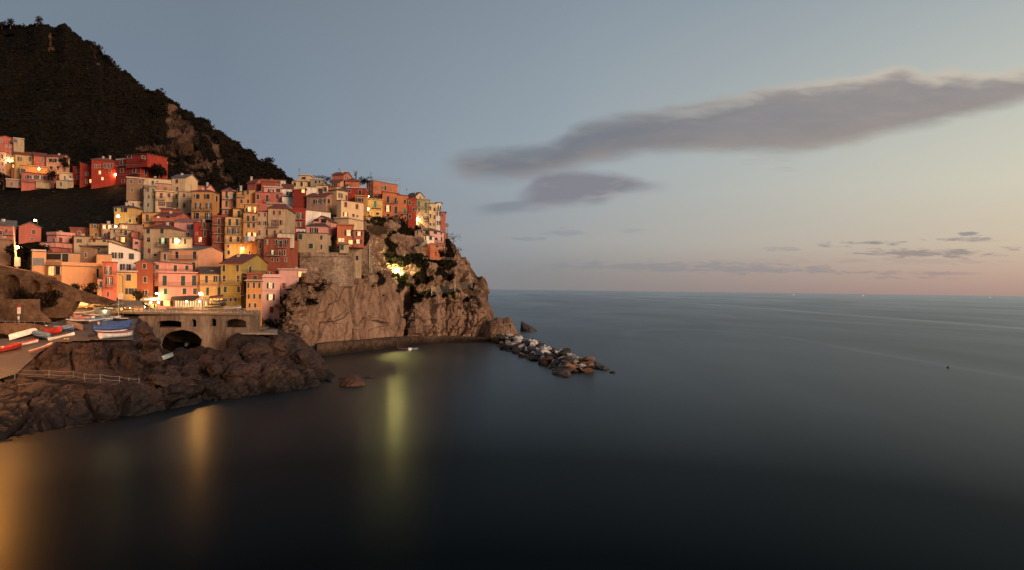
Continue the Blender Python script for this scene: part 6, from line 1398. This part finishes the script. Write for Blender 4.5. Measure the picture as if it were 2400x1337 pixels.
tree(212,686,158,3.4,2.2,'dark bush beside the coral red narrow house',n=900,name='bush',cat='bush'); tree(178,682,160,2.2,2.0,'low dark hedge clump under the blank villa wall',n=700,name='bush',cat='bush'); tree(322,705,166,2.6,2.2,'potted palm like shrub on the restaurant canopy side',n=400,mat=lfG)
for px, py, r_, lab in ((940,655,2.6,'light green bush lit directly under the brilliant path lamp'),(955,672,2.2,'green bush hanging at the top of the dark cleft'),(925,650,1.8,'small green bush left of the lamp lit bush'),(1048,600,3.2,'big dark bush right below the pink clifftop house'),(880,540,3.5,'dark bush mass under the yellow cliff row house'),(930,525,3.8,'dark bush under the orange cliff row house'),(300,520,2.4,'dark bush at the foot of the yellow lit house'),(50,700,2.6,'dark bush growing under the bricked arches'),(110,712,3.4,'ivy mass on the masonry wall by the floodlight')):
    tree(px, py, (head.D(px,py)-1.2 if px > 200 else 146.5), r_*1.3, r_, lab, n=600, mat=lfL if px in (940,955,925) else lfB, name='bush', cat='bush', sq=.7)
# ---- railings on the headland
xrail([P(866,638,224), P(905,636,236), P(940,637,250), P(984,638,257)], 16, 1.1, 'path_railing', 'path railing on the cliff under the brilliant street lamp', cross=False, mat=M['cable'], r=.05)
xrail([P(992,609,263), P(1030,610,270), P(1069,611,277)], 8, 1.0, 'path_railing', 'path railing on the dark slope below the pink clifftop house', cross=False, mat=M['cable'], r=.05)
xrail([P(968,588,272), P(1010,587,275), P(1047,587,279)], 12, 1.0, 'terrace_railing', 'pale terrace railing at the foot of the pink clifftop house', cross=False, mat=M['trim'], r=.05)
xrail([P(1160,797,262), P(1200,794,258), P(1240,792,250)], 4, .7, 'timber_rail', 'low broken rail at the root of the breakwater', cross=False, mat=M['wood'], r=.05)
nf = thing('net_fence', P(1012, 691, 255), 'rockfall netting fence strung between posts above the right cliff', 'fence'); o0 = nf.location.copy()
q = [P(1012,690,253), P(1066,680,262), P(1106,672,269)]
for p in q: m = MB(); m.tube([p-o0-Vector((0,0,.6)), p-o0+Vector((0,0,2.6))], .09, 6); m.build('post', M['trim'], nf)
m = MB()
for a, b in zip(q, q[1:]):
    for i in range(22): u = a.lerp(b, i/21)-o0; m.tube([u+Vector((0,0,-.3)), u+Vector((0,0,2.4))], .02, 3)
    for k in range(7): m.tube([a-o0+Vector((0,0,-.3+.45*k)), b-o0+Vector((0,0,-.3+.45*k))], .022, 3)
m.build('netting', M['steel'], nf)
m = MB(); m.tube([P(994,694,251)-o0, q[0]-o0+Vector((0,0,2.5))], .04, 4); m.build('guy_wire', M['steel'], nf)
# ---- scaffolding round the orange building
sf = thing('scaffolding', P(875, 457, 280), 'metal scaffolding with plank decks around the orange skyline building', 'scaffolding'); o0 = sf.location.copy()
fa = [P(858,462,284.5)-o0, P(874,464,279.5)-o0, P(937,466,288)-o0]; lev = [0, 2.6, 5.2, 7.6]
m = MB(); k = MB()
for a, b, n in ((fa[0],fa[1],3),(fa[1],fa[2],6)):
    for i in range(n+1): u = a.lerp(b, i/n); m.tube([u, u+Vector((0,0,8.2))], .05, 4)
    for z in lev: m.tube([a+Vector((0,0,z+.0)), b+Vector((0,0,z))], .04, 4); m.tube([a+Vector((0,0,z+.9)), b+Vector((0,0,z+.9))], .035, 4)
    for z in lev[1:3]:
        s_ = [a+Vector((0,-.1,z)), b+Vector((0,-.1,z)), b+Vector((0,.6,z)), a+Vector((0,.6,z))]; k.slab(s_, .06)
m.build('frame', M['steel'], sf); k.build('deck', M['trim'], sf)
# ---- laundry, antennas, small column tower, mast
for nm, x0, x1, y0, y1, D, mat, lab in (('laundry',535,546,458,467,236,'cloth','white cloth drying on the balcony by the bare gully'),('laundry',572,581,553,568,202,'bluecloth','pale blue sheets hanging under the lit windows of the ochre tower'),('laundry',582,597,554,566,202,'cloth','white sheets hanging beside the pale blue ones'),('laundry',694,716,537,544,210,'cloth','white washing on the veranda of the bastion house'),('laundry',521,533,480,487,238,'bluecloth','blue cloth hanging low on the laundry balcony house')):
    t = thing(nm, P(x0, y1, D), lab, 'laundry'); n = max(2, int((x1-x0)/4))
    for i in range(n):
        a = P(x0+(x1-x0)*i/n+.3, y1-(i%2)*1.5, D)-t.location; b = P(x0+(x1-x0)*(i+1)/n-.3, y0, D)-t.location; m = MB(); m.box(a.x, b.x, -.03+.02*i, .01+.02*i, a.z, b.z); m.build('sheet', M[mat], t)
    m = MB(); a = P(x0-1,y0,D)-t.location; b = P(x1+1,y0,D)-t.location; m.tube([a,b], .015, 3); m.build('line', M['cable'], t)
for px, py, D, h, lab in ((701,411,247,3.2,'television antenna on the flat roofed skyline hut'),(795,406,247,2.4,'antenna on the red crest gable'),(634,426,247,2.2,'antenna on the brown skyline house'),(869,419,258,3,'antenna beside the scaffolding'),(86,60,600,9,'thin mast on the mountain summit'),(953,450,270,2,'antenna on the ridged white roof storey'),(870,424,258,2.4,'short antenna left of the scaffolding'),(560,440,236,2.4,'antenna between the laundry house and the ochre house')):
    t = thing('antenna' if D < 500 else 'mast', P(px, py+4, D), lab, 'antenna' if D < 500 else 'mast'); m = MB(); m.tube([(0,0,-.5),(0,0,h)], .04 if D < 500 else .16, 4); 
    m.build('mast_pole', M['iron'], t); m = MB()
    for z in (.7,.82,.95): m.tube([(-.5*h*.3,0,h*z),(.5*h*.3,0,h*z)], .03 if D < 500 else .1, 4)
    m.build('crossbar', M['iron'], t)
ct = thing('column_loggia', P(1045, 556, 286), 'little grey loggia on slim columns at the end of the cliff row', 'loggia')
rbox(ct,'roof',M['concrete'],1039,1050,524,530,286,289); 
for x in (1040.5,1045,1049): rbox(ct,'column',M['concrete'],x-.5,x+.5,530,546,286.2,286.6)
rbox(ct,'base',M['concrete'],1039.5,1049.8,546,560,286.1,289)
rs_ = thing('pergola_terrace', P(675, 462, 236), 'arched pergola frame on the white terrace house', 'pergola'); m = MB()
for x in (670,677,686): m.tube([P(x,462,236)-rs_.location, P(x,448,236)-rs_.location], .06, 5)
m.tube([P(x,y,236)-rs_.location for x,y in ((670,448),(674,445),(680,444),(686,447))], .06, 5); m.build('frame', M['white'], rs_)
sc = bpy.context.scene
sc.view_settings.view_transform = 'Standard'; sc.view_settings.look = 'None'; sc.view_settings.exposure = 0; sc.view_settings.gamma = 1
sc.cycles.use_denoising = True; sc.cycles.max_bounces = 5; sc.cycles.diffuse_bounces = 2; sc.cycles.glossy_bounces = 3
sc.cycles.sample_clamp_indirect = 4; sc.cycles.use_adaptive_sampling = True
